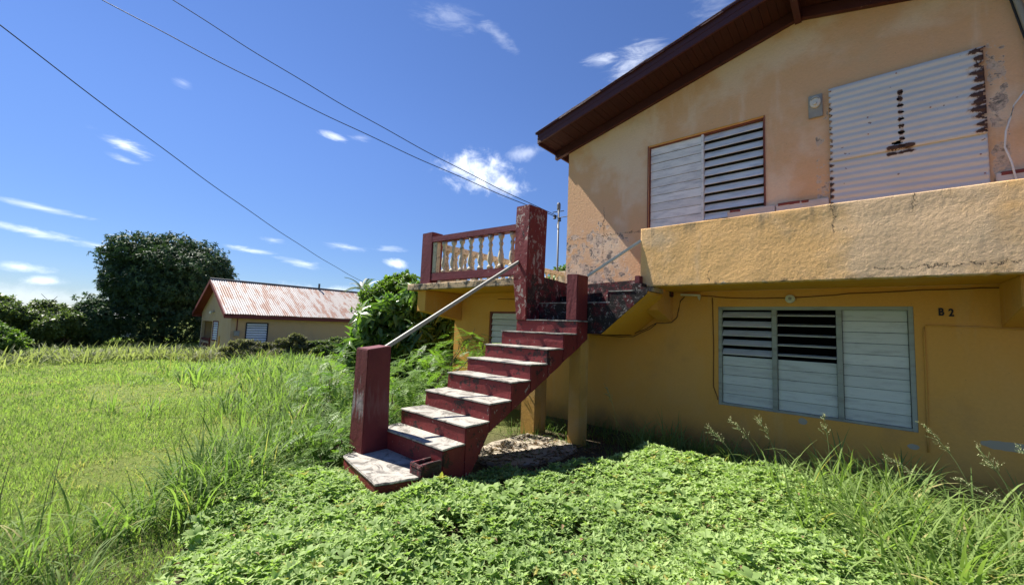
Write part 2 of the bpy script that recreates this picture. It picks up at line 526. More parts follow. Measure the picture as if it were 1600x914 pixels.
class MB:
    """collects shapes in world coordinates; build() makes one mesh object"""
    def __init__(s):
        s.v = []; s.f = []; s.mi = []; s.cur = 0

    def add(s, vs, fs):
        o = len(s.v)
        s.v += [tuple(v) for v in vs]
        s.f += [tuple(i + o for i in f) for f in fs]
        s.mi += [s.cur] * len(fs)
        return s

    def box(s, x0, x1, y0, y1, z0, z1):
        if x0 > x1: x0, x1 = x1, x0
        vs = [(x, y, z) for x in (x0, x1) for y in (y0, y1) for z in (z0, z1)]
        fs = [(0, 1, 3, 2), (4, 6, 7, 5), (0, 4, 5, 1), (2, 3, 7, 6), (0, 2, 6, 4), (1, 5, 7, 3)]
        return s.add(vs, fs)

    def prism(s, poly, axis, a, b):
        """poly: 2D points; axis 0: poly in (y,z); axis 1: poly in (x,z); axis 2: (x,y)"""
        n = len(poly)
        def P(p, h):
            if axis == 0: return (h, p[0], p[1])
            if axis == 1: return (p[0], h, p[1])
            return (p[0], p[1], h)
        vs = [P(p, a) for p in poly] + [P(p, b) for p in poly]
        fs = [tuple(range(n))[::-1], tuple(range(n, 2 * n))]
        fs += [(i, (i + 1) % n, (i + 1) % n + n, i + n) for i in range(n)]
        return s.add(vs, fs)

    def bar(s, p, q, wd, ht, up=(0, 0, 1)):
        p, q = Vector(p), Vector(q)
        d = (q - p).normalized()
        side = d.cross(Vector(up)).normalized(); u = side.cross(d)
        vs = []
        for e in (p, q):
            for a, b_ in ((-1, -1), (1, -1), (1, 1), (-1, 1)):
                vs.append(e + side * a * wd / 2 + u * b_ * ht / 2)
        return s.add(vs, [(0, 1, 2, 3), (7, 6, 5, 4)] + [(i, i + 4, (i + 1) % 4 + 4, (i + 1) % 4) for i in range(4)])

    def tube(s, pts, r, n=8, r1=None):
        pts = [Vector(p) for p in pts]
        base = len(s.v); m = len(pts)
        prev = None
        for i, p in enumerate(pts):
            d = (pts[min(i + 1, m - 1)] - pts[max(i - 1, 0)]).normalized()
            a = d.cross(Vector((0, 0, 1))) if abs(d.z) < .95 else d.cross(Vector((1, 0, 0)))
            a.normalize(); b_ = d.cross(a)
            rr = r if r1 is None else r + (r1 - r) * i / (m - 1)
            for k in range(n):
                t_ = 2 * math.pi * k / n
                s.v.append(tuple(p + a * math.cos(t_) * rr + b_ * math.sin(t_) * rr))
        for i in range(m - 1):
            for k in range(n):
                s.f.append((base + i * n + k, base + i * n + (k + 1) % n, base + (i + 1) * n + (k + 1) % n, base + (i + 1) * n + k))
                s.mi.append(s.cur)
        s.f.append(tuple(base + k for k in range(n))[::-1]); s.mi.append(s.cur)
        s.f.append(tuple(base + (m - 1) * n + k for k in range(n))); s.mi.append(s.cur)
        return s

    def lathe(s, c, prof, n=12):
        base = len(s.v); m = len(prof)
        for r, z in prof:
            for k in range(n):
                t_ = 2 * math.pi * k / n
                s.v.append((c[0] + r * math.cos(t_), c[1] + r * math.sin(t_), c[2] + z))
        for i in range(m - 1):
            for k in range(n):
                s.f.append((base + i * n + k, base + i * n + (k + 1) % n, base + (i + 1) * n + (k + 1) % n, base + (i + 1) * n + k))
                s.mi.append(s.cur)
        s.f.append(tuple(base + k for k in range(n))[::-1]); s.mi.append(s.cur)
        s.f.append(tuple(base + (m - 1) * n + k for k in range(n))); s.mi.append(s.cur)
        return s

    def build(s, name, mats, parent=None, bevel=0.0, smooth=False, subdiv=0, jitter=0.0):
        if isinstance(mats, str): mats = [mats]
        off = Vector((0, 0, 0))
        p = parent
        while p is not None:
            off += p.location; p = p.parent
        me = bpy.data.meshes.new(name)
        me.from_pydata([(v[0] - off.x, v[1] - off.y, v[2] - off.z) for v in s.v], [], s.f)
        me.polygons.foreach_set('material_index', s.mi)
        for m_ in mats: me.materials.append(MATS[m_])
        bm = bmesh.new(); bm.from_mesh(me)
        bmesh.ops.recalc_face_normals(bm, faces=bm.faces[:])
        if bevel:
            bmesh.ops.bevel(bm, geom=bm.edges[:], offset=bevel, segments=2, affect='EDGES', clamp_overlap=True)
        if subdiv:
            bmesh.ops.subdivide_edges(bm, edges=[e for e in bm.edges if e.calc_length() > .05], cuts=subdiv, use_grid_fill=True)
        if jitter:
            from mathutils import noise as mn
            for v in bm.verts:
                q = (v.co + off) * 9
                v.co += mn.noise_vector(q) * jitter + mn.noise_vector(q * 3.1) * jitter * .5
        bm.to_mesh(me); bm.free()
        if smooth:
            me.polygons.foreach_set('use_smooth', [True] * len(me.polygons))
        o = bpy.data.objects.new(name, me)
        return link(o, parent)


def wall_y(name, mat, parent, x0, x1, z0, top, y0, y1, holes=()):
    """wall between planes y0 (front) and y1; top is a number or a function of x; holes (x0,x1,z0,z1)"""
    tf = top if callable(top) else (lambda x: top)
    xs = sorted(set([x0, x1] + [h[0] for h in holes] + [h[1] for h in holes] + (list(top.breaks) if hasattr(top, 'breaks') else [])))
    mb = MB()
    for a, b_ in zip(xs[:-1], xs[1:]):
        hs = sorted([h for h in holes if h[0] <= a + 1e-6 and h[1] >= b_ - 1e-6], key=lambda h: h[2])
        z = z0
        for h in hs:
            mb.box(a, b_, y0, y1, z, h[2]); z = h[3]
        mb.prism([(a, z), (b_, z), (b_, tf(b_)), (a, tf(a))], 1, y0, y1)
    # drop the inner faces between neighbouring columns so that no two faces coincide
    o = mb.build(name, mat, parent)
    me = o.data
    bm = bmesh.new(); bm.from_mesh(me)
    bmesh.ops.remove_doubles(bm, verts=bm.verts[:], dist=1e-4)
    seen = {}
    for f in bm.faces:
        k = tuple(round(v, 3) for v in f.calc_center_median()) + (round(f.calc_area(), 3),)
        seen.setdefault(k, []).append(f)
    dead = [f for fs in seen.values() if len(fs) > 1 for f in fs]
    bmesh.ops.delete(bm, geom=dead, context='FACES')
    bm.to_mesh(me); bm.free()
    return o


def louvre_window(parent, x0, x1, z0, z1, y, bays, pitch, slat_mat, frame_mat, label=None, n_rows=None, fw=.04, mull=.05, frame_out=.0, mull_mat=None):
    """bays: list of (x left, x right, function row-from-top -> tilt in degrees from vertical)"""
    f = MB()
    yo = y - frame_out
    f.box(x0, x0 + fw, yo, y + .06, z0, z1)
    f.box(x1 - fw, x1, yo, y + .06, z0, z1)
    f.box(x0 + fw, x1 - fw, yo + .002, y + .06, z1 - fw, z1)
    f.box(x0 + fw, x1 - fw, yo + .002, y + .06, z0, z0 + fw * .7)
    win = bpy.data.objects.new('window', None)
    link(win, parent)
    if label: win['label'] = label
    f.build('frame', frame_mat, win, bevel=.003)
    for a, b_ in zip(bays[:-1], bays[1:]):
        MB().box(a[1], b_[0], yo - .006, y + .058, z0 + fw * .7, z1 - fw).build('mullion', mull_mat or frame_mat, win, bevel=.003)
    me_cache = {}
    for (xa, xb, tilt) in bays:
        n = n_rows
        h = (z1 - fw - z0 - fw * .7) / n
        wd = xb - xa - .006
        key = round(wd, 4)
        if key not in me_cache:
            mb = MB().box(-wd / 2, wd / 2, -.005, .005, -(h - .004) / 2, (h - .004) / 2)
            o = mb.build('slat', slat_mat, None, bevel=.003); o.parent = win
            me_cache[key] = o.data
            first = o
        else:
            first = None
        for r in range(n):
            o = first if (first is not None and r == 0) else link(bpy.data.objects.new('slat', me_cache[key]), win)
            zc = z1 - fw - (r + .5) * h
            t_ = tilt(r) + random.uniform(-1.2, 1.2)
            o.location = Vector(((xa + xb) / 2, y + .03, zc)) - offset_of(win)
            o.rotation_euler = (rad(-t_), 0, rad(random.uniform(-.15, .15)))
    return win

# ================================================================ the two-storey house
house = thing('two_storey_house', 'large ochre and peach two storey house with balcony and dark red eaves on the right', 'house', (-1.9, 6.0, 0))
EAVE_Z, PEAK_Z, PEAK_X = 4.83, 5.70, -.53
SL = (PEAK_Z - EAVE_Z) / (PEAK_X + 3.98)


def roof_z(x):
    return PEAK_Z - SL * abs(x - PEAK_X)


roof_z.breaks = [PEAK_X]
wall_y('lower_wall', 'lower_plaster', house, -6.9, 3.2, -.2, 2.147, 6.0, 6.16,
       holes=[(-5.83, -4.95, .95, 1.85), (-1.49, .405, .63, 1.935)])
wall_y('upper_wall', 'upper_plaster', house, -3.98, 3.0, 2.147, roof_z, 6.0, 6.16,
       holes=[(-2.485, -.925, 3.02, 4.455), (-.17, .91, 2.40, 4.48)])
mb = MB()
mb.box(-6.9, -6.74, 6.162, 10.5, -.2, 2.147)
mb.box(-6.9, 3.2, 10.5, 10.66, -.2, 2.147)
mb.box(3.04, 3.2, 6.162, 10.5, -.2, 2.147)
mb.build('lower_side_wall', 'lower_plaster', house)
mb = MB()
mb.box(-3.98, -3.82, 6.162, 12.0, 2.25, EAVE_Z - .01)
mb.box(2.84, 3.0, 6.162, 12.0, 2.25, EAVE_Z - .06)
mb.prism([(-3.98, 2.25), (3.0, 2.25), (3.0, roof_z(3.0)), (PEAK_X, PEAK_Z), (-3.98, EAVE_Z)], 1, 12.0, 12.16)
mb.build('upper_side_wall', 'upper_plaster', house)
MB().box(-6.73, 3.03, 6.17, 10.49, 2.13, 2.23).build('floor_slab', 'dark_interior', house)
MB().box(-6.73, 3.03, 8.2, 8.26, -.1, 2.12).build('inner_wall', 'dark_interior', house)
mbc = MB()
for i in range(12):
    mbc.box(-.05 + .05 * i, 0.0 + .05 * i, 7.0 + .02 * (i % 2), 7.01 + .02 * (i % 2), .5, 2.0)
mbc.build('curtain', 'curtain_cloth', house)
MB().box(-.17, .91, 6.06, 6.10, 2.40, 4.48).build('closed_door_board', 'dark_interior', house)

# balcony: slab, parapet, cantilever beams
MB().box(-2.10, 3.2, 5.18, 5.998, 2.150, 2.27).build('balcony_slab', 'soffit_plaster', house)


def relief_panel(name, mat, parent, x0, x1, y0, y1, z0, z1, nx, nz, amp, ragged):
    """wall strip whose front face carries a real uneven surface"""
    from mathutils import noise as mn
    vs = []; fs = []
    for j in range(nz + 1):
        for i in range(nx + 1):
            x = x0 + (x1 - x0) * i / nx; z = z0 + (z1 - z0) * j / nz
            e = min(1, min(i, nx - i) / 3) * min(1, (nz - j) / 4)
            d = (mn.noise(Vector((x * 1.6, 0, z * 2.2))) * .8 + mn.noise(Vector((x * 5, 3, z * 6))) * .22 + mn.noise(Vector((x * 21, 7, z * 24))) * .08 + mn.noise(Vector((x * 48, 9, z * 52))) * .09) * amp * (.35 + .65 * e)
            zz = z
            if j == 0: zz += ragged * (mn.noise(Vector((x * 6, 1, 0))) + .8 * mn.noise(Vector((x * 22, 5, 0))))
            if j == nz: zz += .006 * mn.noise(Vector((x * 3, 8, 0)))
            vs.append((x, y0 + d, zz))
    n = len(vs)
    for j in range(nz):
        for i in range(nx):
            a = j * (nx + 1) + i
            fs.append((a, a + 1, a + nx + 2, a + nx + 1))
    # back and rims
    for j in (0, nz):
        for i in range(nx + 1):
            v = vs[j * (nx + 1) + i]
            vs.append((v[0], y1, v[2]))
    for i in range(nx):
        fs.append((i, n + i, n + i + 1, i + 1))
        a = nz * (nx + 1) + i; b = n + nx + 1 + i
        fs.append((a, a + 1, b + 1, b))
        fs.append((n + i, b, b + 1, n + i + 1))
    for i in (0, nx):
        loop = [j * (nx + 1) + i for j in range(nz + 1)]
        fs.append(tuple(loop + [n + nx + 1 + i, n + i]))
    m = MB().add(vs, fs)
    o = m.build(name, mat, parent)
    o.data.polygons.foreach_set('use_smooth', [True] * (nx * nz) + [False] * (len(o.data.polygons) - nx * nz))
    return o


relief_panel('balcony_parapet', 'parapet_plaster', house, -2.19, 3.2, 5.06, 5.178, 2.143, 2.905, 520, 76, .011, .010)
for (xa, xb, yf, zt, zf, zw) in ((-2.30, -2.10, 5.43, 2.149, 1.86, 1.71), (1.0, 1.2, 5.28, 2.149, 1.88, 1.73), (-6.95, -6.68, 5.0, 2.219, 1.80, 1.65)):
    MB().prism([(yf, zf), (yf, zt), (5.998, zt), (5.998, zw)], 0, xa, xb).build('cantilever_beam', 'beam_plaster', house, bevel=.006)
# terrace on top of the lower storey
MB().box(-7.10, -3.985, 4.93, 10.9, 2.225, 2.262).build('terrace_soffit', 'soffit_plaster', house)
MB().box(-7.10, -3.985, 4.93, 10.9, 2.264, 2.325).build('terrace_slab', 'pale_cement', house)
MB().box(-6.9, -3.985, 6.0, 6.16, 2.149, 2.223).build('lower_wall', 'lower_plaster', house)
MB().box(-2.20, -2.02, 5.06, 5.425, 2.075, 2.141).build('slab_corner', 'mildewed_concrete', house, bevel=.006)
relief_panel('terrace_slab_edge', 'mildewed_concrete', house, -7.17, -3.98, 4.90, 4.928, 2.22, 2.345, 160, 6, .008, .008)
MB().box(-7.17, -7.102, 4.93, 10.9, 2.22, 2.34).build('terrace_slab_edge', 'mildewed_concrete', house, bevel=.008)

# ---- roof
roof = bpy.data.objects.new('roof', None); link(roof, house)
RY0, RY1 = 5.40, 12.6
XL, XR = -4.24, 3.30
TH = .045
for (xa, xb) in ((XL, PEAK_X), (PEAK_X, XR)):
    za, zb = roof_z(xa) + .20, roof_z(xb) + .20
    # corrugated sheet, ridges running down the slope
    mbs = MB(); n = 96
    vs = []
    for k in range(n * 4 + 1):
        y = RY0 - .05 + (RY1 - RY0 + .1) * k / (n * 4)
        h = .009 * math.sin(k * math.pi / 2)
        sag = .006 * math.sin(y * 3)
        vs += [(xa + (-.04 if xa == XL else 0), y, za + h + (SL * -.04 if xa == XL else 0)), ((xa + xb) / 2, y, (za + zb) / 2 + h + sag), (xb + (.04 if xb == XR else 0), y, zb + h)]
    fs = []
    for k in range(n * 4):
        for q in (0, 1):
            fs.append((k * 3 + q, k * 3 + q + 1, k * 3 + q + 4, k * 3 + q + 3))
    mbs.add(vs, fs)
    o = mbs.build('roof_sheet', 'dark_roof_paint', roof)
    sm = o.modifiers.new('thickness', 'SOLIDIFY'); sm.thickness = .004
# uneven sheet ends along the rake: separate short battens
nb = 15
for i in range(nb):
    xa = XL - .03 + (PEAK_X - XL + .03) * i / nb; xb = XL - .03 + (PEAK_X - XL + .03) * (i + 1) / nb
    j1, j2 = random.uniform(-.006, .006), random.uniform(-.006, .006)
    MB().prism([(xa, roof_z(xa) + .175 + j1), (xb + .02, roof_z(xb) + .175 + j2 + SL * .02), (xb + .02, roof_z(xb) + .215 + j2 + SL * .02), (xa, roof_z(xa) + .215 + j1)], 1, RY0 - .045 + random.uniform(-.006, .006), RY0 - .022).build('roof_edge_batten', 'dark_roof_paint', roof)
for (xa, xb) in ((XL, PEAK_X), (PEAK_X, XR)):
    MB().prism([(xa, roof_z(xa) - .0), (xb, roof_z(xb) - .0), (xb, roof_z(xb) + .185), (xa, roof_z(xa) + .185)], 1, RY0 - .018, RY0 + .012).build('rake_board', 'dark_roof_paint', roof)
    MB().prism([(xa, roof_z(xa) + .085), (xb, roof_z(xb) + .085), (xb, roof_z(xb) + .095), (xa, roof_z(xa) + .095)], 1, RY0 - .023, RY0 - .0185).build('rake_moulding', 'dark_roof_paint', roof)
    # beam against the wall under the soffit
    MB().prism([(xa, roof_z(xa) - .10), (xb, roof_z(xb) - .10), (xb, roof_z(xb) + .035), (xa, roof_z(xa) + .035)], 1, 5.93, 5.997).build('wall_plate', 'dark_roof_paint', roof)
bw = .088
x = XL + .005
while x < 1.9:
    xe = x + bw - .004
    if x < PEAK_X < xe: xe = PEAK_X
    dz = random.uniform(-.003, .003)
    MB().prism([(x, roof_z(x) + .04 + dz), (xe, roof_z(xe) + .04 + dz), (xe, roof_z(xe) + .055 + dz), (x, roof_z(x) + .055 + dz)], 1, RY0 + .014, 5.928).build('soffit_board', 'soffit_board_paint', roof)
    x = max(xe, x) + .004
MB().prism([(1.9, roof_z(1.9) + .04), (XR, roof_z(XR) + .04), (XR, roof_z(XR) + .055), (1.9, roof_z(1.9) + .055)], 1, RY0 + .014, 5.928).build('soffit_board', 'soffit_board_paint', roof)
MB().box(PEAK_X - .035, PEAK_X + .035, RY0 + .013, 5.997, PEAK_Z - .13, PEAK_Z + .03).build('ridge_beam', 'dark_roof_paint', roof)
for x_, s_ in ((XL, 1), (XR, -1)):
    zf = roof_z(x_)
    MB().box(x_, x_ + .025 * s_, RY0 + .013, RY1, zf - .02, zf + .18).build('eave_board', 'dark_roof_paint', roof)
for k in range(12):
    y = 5.95 + .6 * k
    MB().prism([(XL + .026, roof_z(XL) - .01), (-3.985, roof_z(-3.985) - .01), (-3.985, roof_z(-3.985) + .11), (XL + .026, roof_z(XL) + .11)], 1, y + .06, y + .11).build('rafter_tail', 'dark_roof_paint', roof)
MB().prism([(XL, roof_z(XL) + .13), (-3.7, roof_z(-3.7) + .13), (-3.7, roof_z(-3.7) + .15), (XL, roof_z(XL) + .15)], 1, 5.94, RY1).build('eave_soffit', 'dark_roof_paint', roof)

# ---- windows
def closed(r): return 4
def half_open(r): return 30
wu = louvre_window(house, -2.485, -.925, 3.02, 4.455, 6.02,
                   [(-2.470, -1.712, closed), (-1.678, -.94, half_open)], .127, 'upper_slat_paint', 'frame_rust_paint',
                   'upper window of weathered white wooden louvres above the parapet', n_rows=11, fw=.014, mull_mat='upper_slat_paint')
MB().box(-2.497, -2.486, 5.985, 6.05, 3.02, 4.467).build('reveal_trim', 'frame_rust_paint', wu)
MB().box(-.924, -.913, 5.985, 6.05, 3.02, 4.467).build('reveal_trim', 'frame_rust_paint', wu)
MB().box(-2.50, -.91, 5.992, 6.05, 4.456, 4.47).build('reveal_trim', 'beam_plaster', wu)
MB().box(-2.48, -.93, 6.14, 6.15, 3.0, 4.45).build('dark_backing', 'dark_interior', wu)  # near-black sheet added behind the slats, standing in for the unlit room
wl = louvre_window(house, -1.49, .405, .63, 1.935, 6.02,
                   [(-1.447, -.872, lambda r: 52 if r < 5 else 4), (-.818, -.238, lambda r: 80 if r < 5 else 4),
                    (-.184, .362, closed)], .13, 'lower_slat_paint', 'window_frame_paint',
                   'wide lower window of grey green wooden louvres with upper rows open', n_rows=10, fw=.042, frame_out=.012)
wt = louvre_window(house, -5.83, -4.95, .95, 1.85, 6.02, [(-5.79, -4.99, lambda r: 14)], .13, 'lower_slat_paint', 'frame_rust_paint',
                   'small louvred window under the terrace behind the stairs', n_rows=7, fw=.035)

# ---- corrugated sheets over the opening
def corrugated(name, x0, x1, z0, z1, y, parent, torn):
    from mathutils import noise as mn
    vs = []; fs = []
    nz = int((z1 - z0) / .0765 * 8); nx = 70
    keep = {}
    for j in range(nz + 1):
        z = z0 + (z1 - z0) * j / nz
        for i in range(nx + 1):
            xx = x0 + (x1 - x0) * i / nx
            vs.append((xx, y - .011 - .0045 * math.sin(z * 6.2832 / .0765) - (.006 if torn else 0), z))
    for j in range(nz):
        z = z0 + (z1 - z0) * (j + .5) / nz
        ph = math.sin(z * 6.2832 / .0765)
        for i in range(nx):
            xx = x0 + (x1 - x0) * (i + .5) / nx
            if torn:
                bite = .010 + .050 * max(0, mn.noise(Vector((1, z * 9, 0))) + .35 * ph + .25 * mn.noise(Vector((4, z * 40, 0))))
                if xx > x1 - bite and z < z1 - .02: continue
                lb = .012 * max(0, ph) + .012 * max(0, mn.noise(Vector((9, z * 22, 0))))
                if xx < x0 + lb: continue
                mh = abs(xx - .372) < .020 and mn.noise(Vector((xx * 8, z * 30, 2))) + .75 * ph > .62 and z < 4.36
                if mh: continue
                if ((xx - .335) / .055) ** 2 + ((z - 3.735) / .022) ** 2 + mn.noise(Vector((xx * 30, z * 40, 5))) * .9 < .55: continue
            a = j * (nx + 1) + i
            fs.append((a, a + 1, a + nx + 2, a + nx + 1))
    o = MB().add(vs, fs).build(name, 'galvanised_sheet', parent, smooth=True)
    sm = o.modifiers.new('thickness', 'SOLIDIFY'); sm.thickness = .0015
    return o


cp = bpy.data.objects.new('corrugated_cover', None); link(cp, house); cp['label'] = 'rust edged corrugated sheets nailed over an upper opening'
a = corrugated('corrugated_sheet', -.245, 1.005, 3.66, 4.57, 5.985, cp, True); a['label'] = 'upper sheet with a torn rusty edge'
corrugated('corrugated_sheet', -.255, .985, 2.92, 3.70, 5.992, cp, False)
for (x, z) in [(-.225, 4.53), (.35, 4.53), (.93, 4.25), (.90, 3.98), (-.22, 3.3), (.93, 3.45), (.95, 3.25), (.1, 4.1), (.6, 4.05), (.1, 3.9)]:
    MB().lathe((x, 5.962, z), [(.006, -.004), (.008, .0), (.006, .004)], 8).build('nail', 'frame_rust_paint', cp)

# sill strip behind the parapet
from mathutils import noise as mnoise
segs = [(-1.36, -.81, .0), (-.80, -.27, 0), (1.02, 1.6, 0), (1.605, 2.6, 1)]
for (a, b, k) in segs:
    MB().box(a, b, 5.962, 5.998, 3.12, 3.232 - .01 * k).build('sill_strip', 'peeling_sill', house, bevel=.006, subdiv=3, jitter=.006)
for (a, b) in ((-.78, -.55), (-.54, -.46), (1.05, 1.5), (-1.33, -1.2)):
    MB().box(a, b, 5.957, 5.996, 3.205, 3.242).build('sill_paint_flake', 'sill_red', house, bevel=.005, subdiv=2, jitter=.006)

# wall lamp on upper wall
wlmp = bpy.data.objects.new('wall_lamp_base', None); link(wlmp, house)
MB().box(-.445, -.305, 5.975, 5.998, 4.26, 4.55).build('backing_plate', 'lamp_grey', wlmp, bevel=.006)
outer = []; 
for k in range(20):
    t_ = 2 * math.pi * k / 20
    outer.append((-.375 + .055 * math.cos(t_), 4.435 + .075 * math.sin(t_) + (.012 if math.sin(t_) < 0 else .01)))
MB().prism(outer, 1, 5.945, 5.974).build('lamp_housing', 'porcelain', wlmp, bevel=.006)
arc = [(-.375 + .042 * math.cos(t_), 5.942, 4.462 + .035 * math.sin(t_)) for t_ in [math.pi * q / 10 for q in range(1, 10)]]
MB().tube(arc, .007, 6).build('lamp_hood', 'lamp_grey', wlmp)
MB().lathe((-.375, 5.94, 4.42), [(.005, -.02), (.018, -.012), (.018, .012), (.005, .02)], 10).build('lamp_socket', 'porcelain', wlmp)

# round ceiling-rose lamp on lower wall
rl = bpy.data.objects.new('lamp_holder', None); link(rl, house)
mb = MB(); prof = []
disc = [(-.67 + .052 * math.cos(2 * math.pi * k / 18), 2.028 + .052 * math.sin(2 * math.pi * k / 18)) for k in range(18)]
MB().prism(disc, 1, 5.955, 5.998).build('lamp_rose', 'lower_slat_paint', rl, bevel=.008)
disc = [(-.67 + .018 * math.cos(2 * math.pi * k / 12), 2.03 + .018 * math.sin(2 * math.pi * k / 12)) for k in range(12)]
MB().prism(disc, 1, 5.93, 5.954).build('lamp_socket', 'lamp_grey', rl, bevel=.004)
# broken porcelain fitting near the beam
bf = bpy.data.objects.new('broken_fluorescent_fitting', None); link(bf, house)
MB().bar((-1.97, 5.95, 2.105), (-1.70, 5.95, 2.092), .045, .028).build('fitting_body', 'porcelain', bf, bevel=.006)
MB().prism([(-1.74, 2.085), (-1.70, 2.075), (-1.715, 2.02), (-1.735, 2.05)], 1, 5.94, 5.96).build('broken_end', 'porcelain', bf)


def cable(pts, r, mat, parent, name='cable', label=None, wob=.006):
    out = []
    for i in range(len(pts) - 1):
        p, q = Vector(pts[i]), Vector(pts[i + 1])
        n = max(2, int((q - p).length / .12))
        for k in range(n):
            v = p.lerp(q, k / n)
            out.append(v + Vector((0, 0, 1)) * random.uniform(-wob, wob) if 0 < k else v)
    out.append(Vector(pts[-1]))
    o = MB().tube(out, r, 6).build(name, mat, parent, smooth=True)
    if label: o['label'] = label
    return o


cable([(-1.70, 5.992, 2.085), (-1.2, 5.992, 2.045), (-.72, 5.992, 2.04)], .006, 'brown_cable', house)
cable([(-.62, 5.992, 2.045), (0, 5.992, 2.085), (.6, 5.992, 2.105), (1.3, 5.992, 2.115)], .006, 'brown_cable', house)
cable([(-1.56, 5.992, 2.06), (-1.545, 5.992, 1.4), (-1.55, 5.992, .86), (-1.50, 5.992, .72), (-1.495, 5.98, .69)], .006, 'brown_cable', house)
cable([(-3.4, 5.95, 1.50), (-2.95, 5.95, 1.485), (-2.72, 5.94, 1.50), (-2.45, 5.9, 1.60), (-2.29, 5.88, 1.69), (-2.08, 5.90, 1.705), (-2.03, 5.97, 1.78), (-1.985, 5.985, 2.02), (-1.93, 5.985, 2.08)], .006, 'wire_rubber', house, wob=.01)
cable([(-3.4, 5.97, 1.475), (-2.9, 5.97, 1.46), (-2.68, 5.96, 1.475), (-2.40, 5.9, 1.60), (-2.29, 5.86, 1.675)], .005, 'wire_rubber', house, wob=.008)
cable([(-5.6, 5.99, 2.10), (-4.6, 5.985, 2.07), (-3.95, 5.985, 2.10)], .006, 'brown_cable', house)
cable([(2.2, 5.992, 1.70), (1.1, 5.992, 1.715), (.85, 5.99, 1.73), (.49, 5.99, 1.735), (.475, 5.99, 1.70), (.475, 5.99, 1.2), (.468, 5.99, .45)], .0075, 'beam_plaster', house, name='conduit', wob=.003)
cable([(1.24, 5.98, 4.02), (1.16, 5.97, 3.88), (1.10, 5.965, 3.64), (1.085, 5.96, 3.48), (1.12, 5.955, 3.32), (1.13, 5.95, 3.22), (1.16, 5.95, 3.0)], .008, 'white_cable', house, label='loose white cable hanging down the upper wall', wob=.002)
MB().tube([(1.13, 5.95, 5.5), (1.20, 5.95, 5.05), (1.29, 5.95, 4.5), (1.36, 5.95, 4.0), (1.36, 5.95, 3.0)], .028, 10).build('downpipe', 'grey_rail_steel', house, smooth=True)
MB().tube([(1.16, 5.955, 5.5), (1.165, 5.955, 5.05), (1.255, 5.955, 4.5), (1.32, 5.955, 4.0)], .009, 6).build('cable', 'wire_rubber', house)


# house number
def text_mesh(name, body, size, loc, mat, parent, depth=.003):
    cu = bpy.data.curves.new(name, 'FONT')
    cu.body = body; cu.size = size; cu.extrude = depth; cu.offset = .0035
    tmp = bpy.data.objects.new(name, cu)
    sc.collection.objects.link(tmp)
    dg = bpy.context.evaluated_depsgraph_get()
    me = bpy.data.meshes.new_from_object(tmp.evaluated_get(dg))
    sc.collection.objects.unlink(tmp); bpy.data.objects.remove(tmp)
    me.transform(Matrix.Rotation(rad(90), 4, 'X'))
    me.materials.clear(); me.materials.append(MATS[mat])
    o = bpy.data.objects.new(name, me)
    link(o, parent)
    o.location = Vector(loc) - offset_of(parent)
    return o


n1 = text_mesh('house_number', 'B', .105, (.585, 5.994, 1.842), 'black_paint', house)
n1.scale = (.72, 1, 1); n1['label'] = 'black letter B'
n2 = text_mesh('house_number', '2', .105, (.658, 5.994, 1.835), 'black_paint', house)
n2.scale = (.72, 1, 1); n2['label'] = 'black digit 2'

# ================================================================ staircase
stair = thing('concrete_staircase', 'dark red concrete outdoor staircase with pale worn treads climbing to the terrace', 'staircase', (-3.4, 2.2, 0))
NOS = [(2.425, .446), (2.691, .605), (3.010, .779), (3.337, .967), (3.657, 1.138), (3.973, 1.310), (4.301, 1.498), (4.617, 1.674)]
XA, XB = -3.92, -2.86


def under(y):
    return .678 + (y - 3.407) * .497


for i, (y, z) in enumerate(NOS):
    yn = NOS[i + 1][0] if i + 1 < len(NOS) else 4.90
    zp = NOS[i - 1][1] if i else .25
    ua = under(y) if y > 2.9 else 0.0
    ub = under(yn) if yn > 2.9 else 0.0
    st = MB()
    st.prism([(y, z - .018), (yn + .002, z - .018), (yn + .002, ub), (y, ua)], 0, XA, XB)
    o = st.build('step', 'red_step_paint', stair, bevel=.010, subdiv=3, jitter=.007)
    tr = MB().box(XA - .006, XB + .006 - (.0 if i else .0), y - .010, yn - .001, z - .0178, z - .002).build('tread', 'worn_cement', o, bevel=.004, subdiv=6, jitter=.0035)
# broken red kerb beside the lowest step
k = MB()
k.box(-3.03, -2.86, 2.20, 2.42, .12, .315)
k.box(-3.03, -3.00, 2.22, 2.42, .316, .345)
k.box(-2.89, -2.86, 2.22, 2.42, .316, .352)
k.box(-3.03, -2.86, 2.195, 2.219, .316, .348)
k.build('broken_kerb', 'red_guard_paint', stair, bevel=.006, subdiv=2, jitter=.007)['label'] = 'broken hollow kerb block'
# landing, winder and upper flight towards the balcony
MB().box(XA, XB, 4.905, 5.99, 1.50, 1.652).build('landing', 'red_side_paint', stair)
st = MB(); st.box(-3.72, -2.531, 4.905, 5.85, 1.66, 1.925)
st.build('step', 'black_mildew_paint', stair, bevel=.006, subdiv=2, jitter=.003)
MB().prism([(-3.715, 5.45), (-2.531, 4.903), (-2.20, 4.903), (-2.20, 5.85), (-3.715, 5.85)], 2, 1.93, 2.072).build('step', 'black_mildew_paint', stair, bevel=.005)
MB().box(-2.23, -2.10, 4.90, 5.058, 2.075, 2.17).build('step', 'black_mildew_paint', stair, bevel=.006)
ff = MB()
ff.prism([(-2.86, 1.50), (-2.66, 1.50), (-2.035, 2.03), (-2.01, 2.10), (-2.10, 2.125), (-2.225, 2.125), (-2.225, 2.069), (-2.533, 2.069), (-2.533, 1.921), (-2.86, 1.921)], 1, 4.884, 4.902)
ff.build('flight_side', 'black_mildew_paint', stair)
ff = MB()
